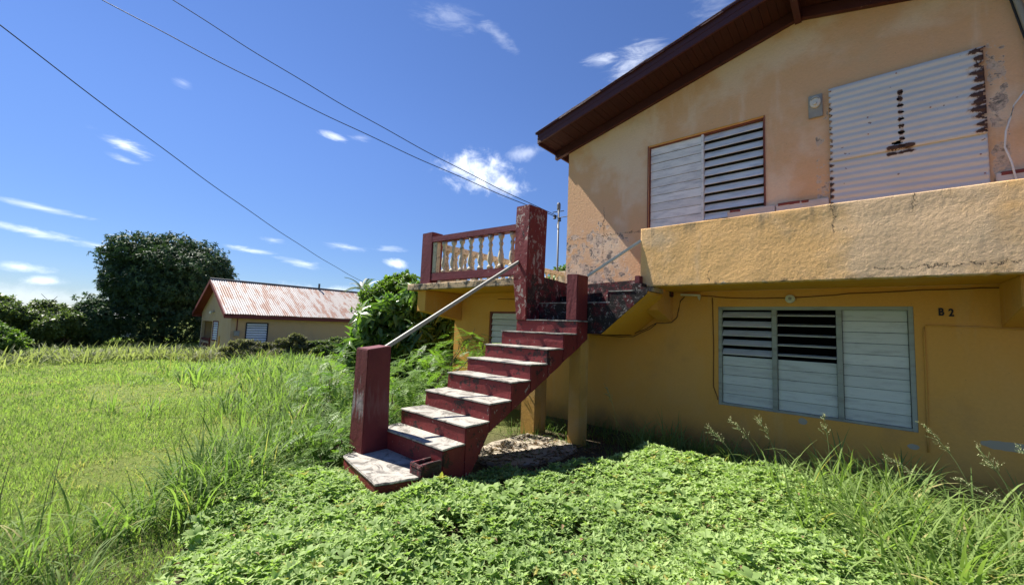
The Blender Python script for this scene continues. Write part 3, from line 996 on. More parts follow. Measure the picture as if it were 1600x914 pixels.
ff.prism([(-2.86, 1.50), (-2.66, 1.50), (-2.035, 2.03), (-2.035, 2.065), (-2.2, 2.06), (-2.5, 1.90), (-2.86, 1.66)], 1, 4.904, 5.42)
ff.build('flight_underside', 'soffit_plaster', stair)
ff = MB()
ff.prism([(-2.86, 1.505), (-2.67, 1.505), (-2.19, 1.92), (-2.19, 2.06), (-2.5, 1.90), (-2.86, 1.66)], 1, 5.424, 5.99)
ff.build('flight_underside', 'soffit_plaster', stair)
MB().prism([(-3.716, 4.894), (-2.525, 4.894), (-2.535, 4.96), (-3.716, 5.4)], 2, 1.9205, 1.936).build('tread', 'worn_cement', stair, jitter=.002)
MB().box(-2.55, -2.20, 4.878, 4.95, 2.069, 2.083).build('tread', 'worn_cement', stair, jitter=.002)
# guards
MB().prism([(4.600, 1.655), (4.600, 2.36), (5.10, 2.335), (5.86, 2.30), (5.86, 1.655)], 0, -3.90, -3.72).build('guard_wall', 'red_guard_paint', stair, bevel=.006, subdiv=2, jitter=.003)
MB().prism([(-3.718, 1.93), (-3.718, 2.30), (-2.08, 2.355), (-2.08, 2.08), (-2.4, 1.93)], 1, 5.862, 5.985).build('guard_wall', 'red_guard_paint', stair, bevel=.005)
MB().box(-2.225, -2.155, 4.96, 5.055, 2.172, 2.275).build('guard_stub', 'red_newel_paint', stair, bevel=.006)
# tall leaning pillar at the top, newels
pl = MB()
pz = [(1.66, -3.905, -3.722, 4.600, 4.90), (2.26, -3.985, -3.722, 4.590, 5.03), (2.50, -3.99, -3.722, 4.592, 5.04), (3.39, -3.978, -3.712, 4.600, 5.05)]
vs = []; fs = []
for (z, a, b, c, d) in pz: vs += [(a, c, z), (b, c, z), (b, d, z), (a, d, z)]
for q in range(len(pz) - 1):
    for e in range(4): fs.append((q * 4 + e, q * 4 + (e + 1) % 4, q * 4 + 4 + (e + 1) % 4, q * 4 + 4 + e))
fs += [(3, 2, 1, 0), tuple(len(vs) - 4 + e for e in range(4))]
pl.add([(v[0] + .001, v[1] - .012, v[2]) for v in vs], fs)
pl.build('tall_pillar', 'red_pillar_paint', stair, bevel=.008, subdiv=2, jitter=.004)
nl = MB(); vs = []; fs = []
for (z, a, b, c, d) in [(.24, -4.01, -3.745, 2.145, 2.44), (1.275, -3.99, -3.755, 2.145, 2.405)]: vs += [(a, c, z), (b, c, z), (b, d, z + .03 * (z > 1)), (a, d, z + .03 * (z > 1))]
fs = [(e, (e + 1) % 4, 4 + (e + 1) % 4, 4 + e) for e in range(4)] + [(3, 2, 1, 0), (4, 5, 6, 7)]
nl.add(vs, fs); nl.build('newel_post', 'red_newel_paint', stair, bevel=.008, subdiv=3, jitter=.003)['label'] = 'lower newel post with whitewashed patch'
MB().box(-3.035, -2.862, 4.604, 4.88, 1.672, 2.292).build('newel_post', 'red_newel_paint', stair, bevel=.01, subdiv=3, jitter=.005)['label'] = 'upper newel post beside the balcony'
MB().bar((-3.895, 2.42, 1.275), (-3.895, 4.60, 2.535), .038, .042).build('handrail', 'grey_rail_steel', stair, bevel=.004)['label'] = 'long lower handrail'
MB().bar((-2.865, 4.86, 2.295), (-2.19, 5.075, 2.755), .034, .036).build('handrail', 'brightened_rail_steel', stair, bevel=.004)['label'] = 'short upper handrail'
# supports under the landing
MB().prism([(-2.95 - .10, 4.74), (-2.872, 4.74), (-2.872, 4.95), (-3.05, 4.95)], 2, -.1, 1.499).build('support_post', 'post_plaster', stair, bevel=.008)
MB().prism([(-3.85, 4.71), (-3.59, 4.71), (-3.60, 5.0), (-3.84, 5.0)], 2, -.1, 1.42).build('support_post', 'post_plaster', stair, bevel=.008)
# pad
pd = MB()
pd.prism([(-4.02, 2.30), (-3.84, 2.01), (-3.01, 1.86), (-2.90, 2.17), (-2.885, 2.42), (-3.95, 2.62)], 2, .0, .231).build('landing_pad', 'red_step_paint', stair, bevel=.006, subdiv=2, jitter=.006)
MB().prism([(-4.03, 2.30), (-3.845, 2.0), (-3.0, 1.85), (-2.89, 2.17), (-2.875, 2.43), (-3.96, 2.63)], 2, .2315, .252).build('pad_screed', 'worn_cement', stair, bevel=.006, subdiv=4, jitter=.006)

# ================================================================ terrace balustrade
br = thing('terrace_balustrade', 'dark red terrace railing with weathered cream balusters above the slab edge', 'balustrade', (-5.6, 5.0, 2.33))
MB().box(-6.86, -6.53, 4.97, 5.25, 2.346, 3.40).build('corner_post', 'red_rail_paint', br, bevel=.008, subdiv=2, jitter=.003)
def railbar(xa, za0, za1, xb, zb0, zb1, y0, y1, name):
    MB().prism([(xa, za0), (xb, zb0), (xb, zb1), (xa, za1)], 1, y0, y1).build(name, 'red_rail_paint', br, bevel=.006, subdiv=3, jitter=.003)
railbar(-6.53, 3.185, 3.30, -3.97, 3.135, 3.245, 4.97, 5.13, 'top_rail')
railbar(-6.53, 2.405, 2.555, -3.99, 2.400, 2.535, 4.98, 5.12, 'bottom_rail')
prof = [(.050, 0), (.050, .05), (.036, .06), (.028, .09), (.044, .14), (.050, .19), (.042, .27), (.026, .36), (.022, .41), (.036, .45), (.036, .48), (.024, .50), (.030, .55), (.048, .58), (.048, .64)]
bal_me = None


def baluster(x, y, z0, h, parent, s=1.0):
    global bal_me
    if bal_me is None:
        o = MB().lathe((0, 0, 0), [(r * 1.12, z / .64) for r, z in prof], 14).build('baluster', 'weathered_baluster', None, smooth=True)
        bal_me = o.data
        o.parent = parent
    else:
        o = link(bpy.data.objects.new('baluster', bal_me), parent)
    o.location = Vector((x, y, z0)) - offset_of(parent)
    o.scale = (s, s, h)
    o.rotation_euler = (rad(random.uniform(-1.5, 1.5)), rad(random.uniform(-1.5, 1.5)), random.uniform(0, 6))


for i in range(8):
    x = -6.21 + i * .252
    baluster(x + random.uniform(-.01, .01), 5.05, 2.55, .615 - .004 * i, br)
MB().box(-6.529, -6.40, 5.0, 5.10, 2.556, 3.183).build('half_baluster', 'weathered_baluster', br, bevel=.01, subdiv=3, jitter=.006)
for x in (-6.3, -5.75, -5.3, -4.8, -4.35, -4.25):
    MB().box(x - .04, x + .04, 5.01, 5.09, 2.326, 2.404).build('foot_block', 'weathered_baluster', br, bevel=.006)
# side run going back
sr = thing('side_balustrade', 'pale unpainted side railing running back along the far edge of the terrace', 'balustrade', (-6.68, 7.5, 2.33))
MB().prism([(5.25, 3.10), (9.85, 3.09), (9.85, 3.19), (5.25, 3.22)], 0, -6.76, -6.60).build('top_rail', 'weathered_baluster', sr, bevel=.006)
MB().prism([(5.25, 2.41), (9.85, 2.41), (9.85, 2.53), (5.25, 2.55)], 0, -6.75, -6.61).build('bottom_rail', 'weathered_baluster', sr, bevel=.006)
MB().box(-6.80, -6.56, 9.86, 10.10, 2.33, 3.24).build('end_post', 'cream_plaster', sr, bevel=.008)
for i in range(17):
    baluster(-6.68, 5.52 + i * .255, 2.545, .57, sr)

# concrete slab under the stairs
ug = thing('concrete_slab', 'cracked pale concrete slab on the ground under the stairs', 'concrete slab', (-3.3, 4.0, 0.0))
MB().prism([(-3.62, 3.5), (-3.3, 3.36), (-3.0, 3.45), (-2.84, 3.75), (-2.74, 4.15), (-2.80, 4.6), (-3.0, 4.9), (-3.7, 4.95), (-3.75, 4.0)], 2, -.02, .032).build('slab', 'pale_cement', ug, bevel=.01, subdiv=3, jitter=.008)

# ================================================================ mast and overhead wires
mast = thing('service_mast', 'thin grey metal service mast with insulators behind the terrace', 'mast', (-7.40, 10.70, 0))
MB().tube([(-7.40, 10.70, 0), (-7.43, 10.68, 5.60)], .032, 10).build('pole', 'pole_steel', mast, smooth=True)
MB().lathe((-7.43, 10.68, 5.52), [(.05, -.12), (.06, -.08), (.06, .08), (.045, .12)], 10).build('pole_cap', 'pole_steel', mast)
for zz, sx in ((5.16, -.10), (5.05, .09)):
    MB().lathe((-7.42 + sx, 10.60, zz), [(.03, -.06), (.06, -.04), (.035, 0), (.06, .04), (.03, .06)], 10).build('insulator', 'black_paint', mast)
MB().bar((-7.62, 10.62, 5.34), (-7.25, 10.72, 5.36), .03, .02).build('bracket', 'pole_steel', mast)


def wire(name, p, q, sag, r, label, group=None):
    p, q = Vector(p), Vector(q)
    n = 60; pts = []
    for i in range(n + 1):
        t_ = i / n
        v = p.lerp(q, t_); v.z -= sag * 4 * t_ * (1 - t_)
        v += Vector((0, 0, 1)) * .010 * math.sin(i * .55)
        pts.append(v)
    o = MB().tube(pts, r, 6).build(name, 'wire_rubber', None, smooth=True)
    return tag(o, label, 'power line')


wire('power_line', (-7.42, 10.62, 5.14), (-14.98, -.86, 9.9), .30, .011, 'lower of the two overhead cables running from the mast to the upper left')
wire('power_line', (-7.42, 10.62, 5.18), (-15.0, .16, 11.0), .38, .011, 'upper of the two overhead cables running from the mast to the upper left')
wire('power_line', (-13.87, -1.88, 8.0), (-26.9, 14.6, 4.30), .42, .013, 'lone overhead cable dropping from the left edge towards the palm')
o = MB().tube([(-7.40, 10.60, 5.12), (-6.6, 10.2, 4.98), (-5.4, 9.6, 4.86), (-3.99, 8.9, 4.80)], .012, 6).build('service_cable', 'wire_rubber', None, smooth=True)
tag(o, 'short black cable from the mast to the house wall', 'cable')
o = MB().tube([(-7.30, 10.5, 5.10), (-7.22, 10.3, 4.75), (-7.0, 10.05, 4.56), (-6.92, 10.0, 4.60)], .010, 6).build('loose_cable', 'wire_rubber', None, smooth=True)
tag(o, 'loose black cable end dangling beside the mast', 'cable')

# ================================================================ far house
fh = thing('single_storey_house', 'small tan house with rusty white corrugated roof across the field', 'house', (-29.3, 8.5, -.75))
FX0, FX1, FY0, FY1 = -32.6, -26.14, 6.67, 15.6
FZ, FE, FP = -.9, 1.80, 3.62
fpk = (FX0 + FX1) / 2


def fz(x):
    return FP - .06 - (FP - .06 - FE) * abs(x - fpk) / (FX1 - fpk)


fz.breaks = [fpk]
wall_y('gable_wall', 'far_gable_plaster', fh, FX0, FX1, FZ, fz, FY0, FY0 + .16,
       holes=[(-32.35, -29.95, -.9, 1.16), (-29.72, -28.55, .02, 1.20)])
# long wall with its window opening
lw = MB()
for (ya, yb, za, zb) in ((FY0 + .161, 7.38, FZ, FE), (7.38, 8.52, FZ, .0), (7.38, 8.52, 1.20, FE), (8.52, FY1, FZ, FE)):
    lw.box(FX1 - .16, FX1, ya, yb, za, zb)
lw.box(FX0, FX0 + .16, FY0 + .161, FY1, FZ, FE)
lw.box(FX0, FX1, FY1, FY1 + .15, FZ, FE)
lw.build('long_wall', 'far_plaster', fh)
MB().box(FX0 + .17, FX1 - .17, 8.7, 8.8, FZ, 1.7).build('inner_wall', 'dark_interior', fh)
MB().box(-31.9, -31.75, FY0 + .6, FY0 + .75, FZ, 1.2).build('porch_post', 'far_red_paint', fh)
MB().box(-32.4, -31.2, FY0 + 1.6, FY0 + 1.66, FZ, 1.5).build('porch_wall', 'far_red_paint', fh)
pr = bpy.data.objects.new('porch_railing', None); link(pr, fh)
MB().box(-32.35, -30.3, FY0 + .02, FY0 + .10, -.02, .08).build('top_rail', 'far_red_paint', pr)
for i in range(4):
    MB().box(-32.35, -30.3, FY0 + .03, FY0 + .08, -.72 + .17 * i, -.60 + .17 * i).build('rail_board', 'far_gable_plaster' if i % 2 else 'far_red_paint', pr)
MB().box(-30.4, -30.28, FY0 + .0, FY0 + .12, FZ, .15).build('rail_post', 'far_red_paint', pr)
MB().box(-28.2, -28.0, FY0 - .03, FY0 - .002, FZ, .35).build('wall_patch_board', 'beam_plaster', fh)
# windows
fw_ = bpy.data.objects.new('window', None); link(fw_, fh)
for (a, b, c, d) in ((7.38, 7.43, 0, 1.2), (8.47, 8.52, 0, 1.2), (7.43, 8.47, 1.15, 1.2), (7.43, 8.47, 0, .05)):
    MB().box(FX1 - .1, FX1 + .03, a, b, c, d).build('frame', 'black_paint', fw_)
for r in range(8):
    zc = .05 + (r + .5) * 1.1 / 8
    MB().prism([(FX1 - .05, zc + .055), (FX1 - .035, zc + .060), (FX1 + .022, zc - .042), (FX1 + .007, zc - .047)], 1, 7.44, 8.46).build('slat', 'far_slat_paint', fw_)
MB().box(FX1 - .155, FX1 - .145, 7.4, 8.5, 0, 1.2).build('dark_backing', 'dark_interior', fw_)  # added dark sheet, room shade as colour behind the slats
fw2 = bpy.data.objects.new('window', None); link(fw2, fh)
for (a, b, c, d) in ((-29.72, -29.66, .02, 1.2), (-28.61, -28.55, .02, 1.2), (-29.66, -28.61, 1.14, 1.2), (-29.66, -28.61, .02, .07)):
    MB().box(a, b, FY0 - .02, FY0 + .1, c, d).build('frame', 'far_red_paint', fw2)
for r in range(8):
    zc = .07 + (r + .5) * 1.07 / 8
    MB().prism([(FY0 + .05, zc + .05), (FY0 + .035, zc + .055), (FY0 - .015, zc - .04), (FY0, zc - .045)], 0, -29.65, -28.62).build('slat', 'far_slat_paint', fw2)
MB().box(-29.7, -28.55, FY0 + .14, FY0 + .15, 0, 1.2).build('dark_backing', 'dark_interior', fw2)  # same added dark sheet for the gable window's unlit inside
fl = bpy.data.objects.new('floodlight', None); link(fl, fh)
MB().box(-30.0, -29.65, FY0 - .12, FY0 - .02, 1.70, 1.78).build('lamp_arm', 'lamp_grey', fl)
MB().lathe((-30.05, FY0 - .12, 1.70), [(.04, -.08), (.07, -.04), (.05, .06)], 8).build('lamp_bulb', 'far_white_wall', fl)
cable([(-26.12, 6.95, 1.8), (-26.12, 6.96, .7)], .025, 'far_red_paint', fh, wob=0)
MB().box(-26.12, -26.0, 6.83, 7.07, .45, .72).build('meter_box', 'lamp_grey', fh)
MB().tube([(-29.3, 12.6, 3.4), (-29.3, 12.6, 4.05)], .07, 8).build('vent_pipe', 'pole_steel', fh)
fr = bpy.data.objects.new('roof', None); link(fr, fh)
fxl, fxr = FX0 - .35, FX1 + .38
yA, yB = FY0 - .45, FY1 + .3
slope = (FP - FE) / (FX1 - fpk)
for s_ in (-1, 1):
    xe = fpk + s_ * (fxr - fpk)
    ze = FP + .06 - slope * (fxr - fpk)
    k0 = 0
    W = (yB - yA) / 13
    for q in range(13):       # thirteen sheets side by side, each a part of its own
        vs = []; fs = []
        ya = yA + W * q - (.04 if q else 0)
        n = 32
        lift = .004 * (q % 2)
        for k in range(n + 1):
            y = ya + (W + .04) * k / n
            h = .014 * math.sin((y - yA) * 6.2832 / .12) + lift
            vs += [(fpk, y, FP + .06 + h), (xe, y, ze + h + .01 * math.sin(q * 2.1))]
        for k in range(n):
            fs.append((k * 2, k * 2 + 1, k * 2 + 3, k * 2 + 2))
        MB().add(vs, fs).build('roof_sheet', 'rusty_roof_sheet', fr, smooth=True)
    MB().bar((fpk, yA + .02, FP - .05), (xe, yA + .02, ze - .09), .05, .20).build('rake_board', 'far_red_paint', fr)
    MB().box(xe - .03 * s_, xe + .0 * s_, yA, yB, ze - .24, ze - .03).build('eave_board', 'far_red_paint', fr)
    MB().prism([(fpk, FP - .02), (xe, ze - .05), (xe, ze - .08), (fpk, FP - .05)], 1, yA + .05, FY0 + .01).build('soffit', 'far_red_paint', fr)
MB().tube([(fpk, yA, FP + .09), (fpk, yB, FP + .09)], .05, 8).build('ridge_cap', 'pole_steel', fr)

# pale house far behind the hedge
wh = thing('white_house', 'low pale house showing through the gap in the hedge at far left', 'house', (-49.5, 2.2, -.7))
MB().box(-52, -47.5, -.6, 5.2, -.9, 1.0).build('wall', 'far_white_wall', wh)
r_ = MB(); r_.prism([(-52.4, .95), (-47.0, .95), (-49.7, 1.75)], 1, -.9, 5.5).build('roof', 'far_white_wall', wh)
for y in (.2, 2.0, 3.8):
    MB().box(-47.52, -47.44, y, y + .8, -.2, .6).build('window', 'dark_interior', wh)

# ================================================================ ground
def smooth01(v):
    v = np.clip(v, 0, 1); return v * v * (3 - 2 * v)


def vnoise(x, y, seed=0):
    """smooth value noise, arrays in, -1..1"""
    xi = np.floor(x).astype(np.int64); yi = np.floor(y).astype(np.int64)
    xf = x - xi; yf = y - yi
    def hsh(a, b):
        n = (a * 374761393 + b * 668265263 + seed * 974634777) & 0x7fffffff
        n = ((n ^ (n >> 13)) * 1274126177) & 0x7fffffff
        return ((n ^ (n >> 16)) & 0xffff) / 32767.5 - 1
    u = xf * xf * (3 - 2 * xf); v = yf * yf * (3 - 2 * yf)
    return (hsh(xi, yi) * (1 - u) + hsh(xi + 1, yi) * u) * (1 - v) + (hsh(xi, yi + 1) * (1 - u) + hsh(xi + 1, yi + 1) * u) * v


def gz(x, y):
    d = np.sqrt(np.maximum(0, -x) ** 2 + (y * .5) ** 2)
    base = -.62 * smooth01((d - 4.5) / 19)
    nz = .05 * vnoise(x * .35, y * .35, 3) + .02 * vnoise(x * 1.1, y * 1.1, 4)
    near = smooth01((-x - 3.9) / 2)
    return base + nz * near + .008 * vnoise(x * 2, y * 2, 5)


def fast_mesh(name, verts, tris, mats, tint=None, parent=None, smooth=False):
    me = bpy.data.meshes.new(name)
    nv, nf = len(verts), len(tris)
    me.vertices.add(nv); me.vertices.foreach_set('co', np.ascontiguousarray(verts, dtype=np.float32).ravel())
    me.loops.add(nf * 3); me.loops.foreach_set('vertex_index', np.ascontiguousarray(tris, dtype=np.int32).ravel())
    me.polygons.add(nf)
    me.polygons.foreach_set('loop_start', np.arange(0, nf * 3, 3, dtype=np.int32))
    try: me.polygons.foreach_set('loop_total', np.full(nf, 3, dtype=np.int32))
    except Exception: pass
    me.update(calc_edges=True)
    me.validate()
    if tint is not None:
        a = me.attributes.new('tint', 'FLOAT', 'FACE')
        a.data.foreach_set('value', tint.astype(np.float32))
    if smooth:
        me.polygons.foreach_set('use_smooth', np.ones(nf, dtype=bool))
    me.materials.append(MATS[mats])
    o = bpy.data.objects.new(name, me)
    return link(o, parent)


# ground sheet, finer near the camera, reaching the horizon
nr = 95
s = np.sinh(np.linspace(-7.2, 7.2, nr * 2 + 1)) / np.sinh(7.2) * 900
gx, gy = np.meshgrid(s - 3, s + 3, indexing='ij')
gzv = gz(gx, gy)
N = len(s)
V = np.stack([gx.ravel(), gy.ravel(), gzv.ravel()], 1)
ii, jj = np.meshgrid(np.arange(N - 1), np.arange(N - 1), indexing='ij')
a = (ii * N + jj).ravel()
T = np.concatenate([np.stack([a, a + N, a + N + 1], 1), np.stack([a, a + N + 1, a + 1], 1)])
g = fast_mesh('ground', V, T, 'ground_soil_and_grass', smooth=True)
g['kind'] = 'structure'


# ================================================================ foliage machinery
def rotm(yaw, tilt, roll):
    """columns: local axes; local +Z leans by tilt towards the yaw direction, local spin = roll"""
    n = len(yaw)
    cy, sy, ct, st, cr, sr = np.cos(yaw), np.sin(yaw), np.cos(tilt), np.sin(tilt), np.cos(roll), np.sin(roll)
    Z = np.zeros(n); O = np.ones(n)
    Rz = np.stack([cy, -sy, Z, sy, cy, Z, Z, Z, O], 1).reshape(n, 3, 3)
    Ry = np.stack([ct, Z, st, Z, O, Z, -st, Z, ct], 1).reshape(n, 3, 3)
    Rr = np.stack([cr, -sr, Z, sr, cr, Z, Z, Z, O], 1).reshape(n, 3, 3)
    return Rz @ Ry @ Rr


def scatter(name, templates, which, M, P, mat, parent=None, tint=None, kind='stuff'):
    Vs = []; Ts = []; Cs = []; base = 0
    n = len(P)
    if tint is None: tint = rng.random(n)
    for k, (tv, tf) in enumerate(templates):
        sel = np.nonzero(which == k)[0]
        if not len(sel): continue
        v = np.einsum('nij,vj->nvi', M[sel], tv) + P[sel][:, None, :]
        t = tf[None, :, :] + (np.arange(len(sel)) * len(tv))[:, None, None] + base
        Vs.append(v.reshape(-1, 3)); Ts.append(t.reshape(-1, 3))
        tc = np.repeat(tint[sel], len(tf))
        Cs.append(tc)
        base += len(sel) * len(tv)
    C_ = np.concatenate(Cs)
    C_ = np.clip(C_ + (rng.random(len(C_)) - .5) * .06, 0, 1)
    o = fast_mesh(name, np.concatenate(Vs), np.concatenate(Ts), mat, C_, parent)
    if kind: o['kind'] = kind
    return o


def blade(seg, arch0, arch1, width, wprof=None, fold=.0):
    """blade of length 1 starting vertical-ish and bending; angles from vertical in degrees"""
    pts = [np.zeros(3)]; ang = []
    for i in range(seg):
        a_ = rad(arch0 + (arch1 - arch0) * ((i + .5) / seg) ** 1.3)
        ang.append(a_)
        pts.append(pts[-1] + np.array([math.sin(a_), 0, math.cos(a_)]) / seg)
    v = []; t = []
    for i, p in enumerate(pts[:-1]):
        f = i / seg
        wd = width * (wprof(f) if wprof else (1 - f ** 2.2) * (.55 + .45 * min(1, f * 4)))
        v += [p + [0, -wd / 2, 0], p + [0, wd / 2, 0]]
    v.append(pts[-1])
    for i in range(seg - 1):
        a_ = 2 * i
        t += [(a_, a_ + 1, a_ + 3), (a_, a_ + 3, a_ + 2)]
    a_ = 2 * (seg - 1)
    t.append((a_, a_ + 1, a_ + 2))
    return np.array(v), np.array(t)


def leaflet(L, W, droop=.0, fold=.25):
    """leaf along +X in the XY plane, folded on the midrib; 6 verts 4..6 tris"""
    v = [(0, 0, 0), (L * .45, W / 2, W * fold - droop * .2 * L), (L * .45, -W / 2, W * fold - droop * .2 * L), (L * .5, 0, -droop * .2 * L), (L, 0, -droop * L)]
    return np.array(v, float), np.array([(0, 3, 1), (0, 2, 3), (3, 4, 1), (2, 4, 3)])


def small_leaf(L, W, droop=.0):
    v = [(0, 0, 0), (L * .48, W / 2, W * .18), (L * .48, -W / 2, W * .18), (L, 0, -droop * L)]
    return np.array(v, float), np.array([(0, 2, 1), (2, 3, 1)])


def round_leaf(L, W, droop=.0, fold=.25):
    v = [(0, 0, 0), (L * .30, W * .48, W * fold), (L * .30, -W * .48, W * fold * .4), (L * .72, W * .42, W * fold * .5 - droop * .4 * L), (L * .72, -W * .42, W * fold - droop * .4 * L), (L, 0, -droop * L)]
    return np.array(v, float), np.array([(0, 2, 1), (1, 2, 3), (2, 4, 3), (3, 4, 5)])


def join_templates(parts):
    V = []; T = []; b = 0
    for v, t in parts:
        V.append(v); T.append(t + b); b += len(v)
    return np.concatenate(V), np.concatenate(T)


def place(tp, yaw=0, pitch=0, roll=0, s=1, at=(0, 0, 0)):
    """pitch lifts +X upward"""
    v, t = tp
    cy, sy, cp_, sp, cr, sr = math.cos(yaw), math.sin(yaw), math.cos(pitch), math.sin(pitch), math.cos(roll), math.sin(roll)
    Rr = np.array([[1, 0, 0], [0, cr, -sr], [0, sr, cr]])
    Rp = np.array([[cp_, 0, -sp], [0, 1, 0], [sp, 0, cp_]])
    Rz = np.array([[cy, -sy, 0], [sy, cy, 0], [0, 0, 1]])
    return (v * s) @ (Rz @ Rp @ Rr).T + np.array(at), t


U = lambda a_, b_, n: rng.uniform(a_, b_, n)

# ---- ground cover in front: four-leafed creeping plants
gc_t = []
for k in range(6):
    parts = []
    nl_ = 5 + k % 2
    for q in range(nl_):
        parts.append(place(leaflet(.038 * random.uniform(.65, 1.25), .0175 * random.uniform(.8, 1.15), droop=random.uniform(.0, .45), fold=random.uniform(.1, .45)),
                           yaw=q * 6.283 / nl_ + random.uniform(-.4, .4), pitch=random.uniform(.15, .8), roll=random.uniform(-.4, .4), s=1))
    gc_t.append(join_templates(parts))


def in_cover(x, y):
    wob = .16 * vnoise(x * 1.7, y * 1.7, 9) + .08 * vnoise(x * 5, y * 5, 10)
    left = (x > -2.85 - (y - .40) * 1.35 + wob) & (x > -4.35 + wob)
    far_ = y < np.where(x < -2.55, 3.35 + (x + 4.4) * .05, np.where(x < -1.9, 3.35 + (x + 2.55) * 2.1, 4.86 + (x + 1.9) * .0)) + wob
    right_ = y < 5.35 - np.clip(x + 1.1, 0, 3) * .9 + wob
    stair_ = ~((x > -4.02 + wob * .3) & (x < -2.93 + wob * .15) & (y > 1.98 + wob * .25))
    leftside = ~((x <= -3.95) & (y > 1.9 + wob))
    # cut what lies well outside of view near the feet
    vis = (x * .655 + y * .75 > -3) & (y > .0 + (x + 3.3) * .98 - .7)
    return left & far_ & right_ & stair_ & leftside & vis


def cover_h(x, y):
    h = .15 + .055 * vnoise(x * .9 + 3, y * .9, 21) + .045 * vnoise(x * 2.6, y * 2.6, 22) + .02 * vnoise(x * 7, y * 7, 23)
    h = h + .10 * smooth01((y - 3.3) / 1.3) * smooth01((x + 2.6) / 1.2)
    h *= .65 + .35 * smooth01((x + 4.3 + np.maximum(0, 1.3 - y) * 1.2) / .5)
    edge = smooth01((y - 1.55) / .4) * smooth01((-x - 2.35) / .5)
    pad = np.exp(-(((x + 3.35) / .75) ** 2 + ((y - 1.72) / .22) ** 2)) + np.exp(-(((x + 2.72) / .16) ** 2 + ((y - 2.15) / .45) ** 2))
    return h * (1 - .25 * edge) + .085 * pad


n = 66000
x = U(-4.5, 1.6, n); y = U(-.4, 5.5, n)
ok = in_cover(x, y)
x, y = x[ok], y[ok]
hole = vnoise(x * 3.1, y * 3.1, 31) + .6 * vnoise(x * 8, y * 8, 32)
ok = (hole > -.85) | (rng.random(len(x)) < .2)
x, y = x[ok], y[ok]
n = len(x)
depth = rng.random(n) ** 1.9
h = cover_h(x, y)
z = gz(x, y) + h - depth * np.minimum(h * .9, .15)
P = np.stack([x, y, z], 1)
# lean of each plant follows the surface and scatters
M = rotm(U(0, 6.283, n), np.abs(rng.normal(.0, .28, n)), U(0, 6.283, n)) * (U(.7, 1.4, n) * (.95 + .25 * smooth01((h - .1) / .15)))[:, None, None]
tint = np.clip(.5 + .28 * vnoise(x * 1.3, y * 1.3, 41) + .12 * smooth01((x + 2.6) / 2.5) + rng.normal(0, .22, n), 0, .94)
tint[rng.random(n) < .012] = 1.0
print('cover plants', n)
scatter('ground_cover', gc_t, rng.integers(0, 6, n), M, P, 'cover_leaf', tint=tint)

# larger seedlings and fallen leaves among the cover
n = 900
x = U(-4.3, 1.0, n); y = U(.2, 5.0, n); ok = in_cover(x, y) & (vnoise(x * 1.5, y * 1.5, 77) > .25)
x, y = x[ok], y[ok]; n = len(x)
scatter('ground_cover', [join_templates([place(round_leaf(.075, .040, droop=.2, fold=.2), yaw=q * 1.26 + i, pitch=random.uniform(.1, .7)) for q in range(5)]) for i in range(3)],
        rng.integers(0, 3, n), rotm(U(0, 6.283, n), np.abs(rng.normal(0, .2, n)), U(0, 6.283, n)) * U(.6, 1.15, n)[:, None, None],
        np.stack([x, y, gz(x, y) + cover_h(x, y) + .015], 1), 'cover_leaf', tint=U(.15, .6, n))
n = 520
x = U(-4.3, 1.0, n); y = U(.2, 5.0, n); ok = in_cover(x, y)
x, y = x[ok], y[ok]; n = len(x)
scatter('leaf_litter', [leaflet(.05, .022, droop=.2, fold=.4), leaflet(.11, .004, fold=.5)], rng.integers(0, 2, n),
        rotm(U(0, 6.3, n), U(0, .5, n), U(0, 6.3, n)) * U(.5, 1.2, n)[:, None, None], np.stack([x, y, gz(x, y) + cover_h(x, y) + .008], 1), 'dead_leaf')

# ---- lawn
lt = [blade(2, 8, 45, .10), blade(2, 15, 80, .10), blade(3, 5, 60, .08), blade(2, 30, 100, .12)]


def lawn_ok(x, y):
    inb = in_cover(x, y) & (y > .1)
    st = (x > -4.0) & (x < -2.8) & (y > 1.9)
    under_h = (x > -6.95) & (y > 5.9)
    fhm = (x > FX0) & (x < FX1) & (y > FY0) & (y < FY1)
    right = (x > -3.0)
    return ~(inb | st | under_h | fhm | right)


n = 285000
r = 1.6 * (46 / 1.6) ** (rng.random(n) ** .92)
az = U(rad(48), rad(112), n)
x = -np.sin(az) * r; y = np.cos(az) * r
ok = lawn_ok(x, y)
x, y, r = x[ok], y[ok], r[ok]; n = len(x)
patch = vnoise(x * .35, y * .35, 51) + .5 * vnoise(x * 1.1, y * 1.1, 52)
bare = vnoise(x * .55 + 9, y * .9, 53) + .5 * vnoise(x * 1.9, y * 1.9, 54)
ok = (bare < .5) | (rng.random(n) < .4)
x, y, r, patch, bare = x[ok], y[ok], r[ok], patch[ok], bare[ok]; n = len(x)
L = (.055 + .022 * patch + .017 * np.minimum(r, 30) ** .8 * .33) * U(.6, 1.35, n)
L *= 1 - .35 * smooth01((bare - .3) / .5)
W = np.maximum(.045, .0115 * r)      # width scale (template width ~.1)
M = rotm(U(0, 6.283, n), np.abs(rng.normal(.15, .28, n)), U(0, 6.283, n))
S = np.stack([L, W * U(.7, 1.2, n), L], 1)
P = np.stack([x, y, gz(x, y) - .005], 1)
tint = np.clip(.56 + .32 * patch + .10 * smooth01((r - 4) / 12) + rng.normal(0, .17, n), 0, .94)
dry = (bare > .35) & (rng.random(n) < .28)
tint[dry | (rng.random(n) < .03)] = 1.0
scatter('lawn_grass', lt, rng.integers(0, 4, n), M * S[:, None, :], P, 'lawn_blade', tint=tint)

# ---- tall grass (arching blades)
tt = [blade(7, 4, 70, .020), blade(7, 8, 110, .018), blade(6, 15, 95, .022), blade(7, 2, 40, .016), blade(7, 20, 140, .018)]


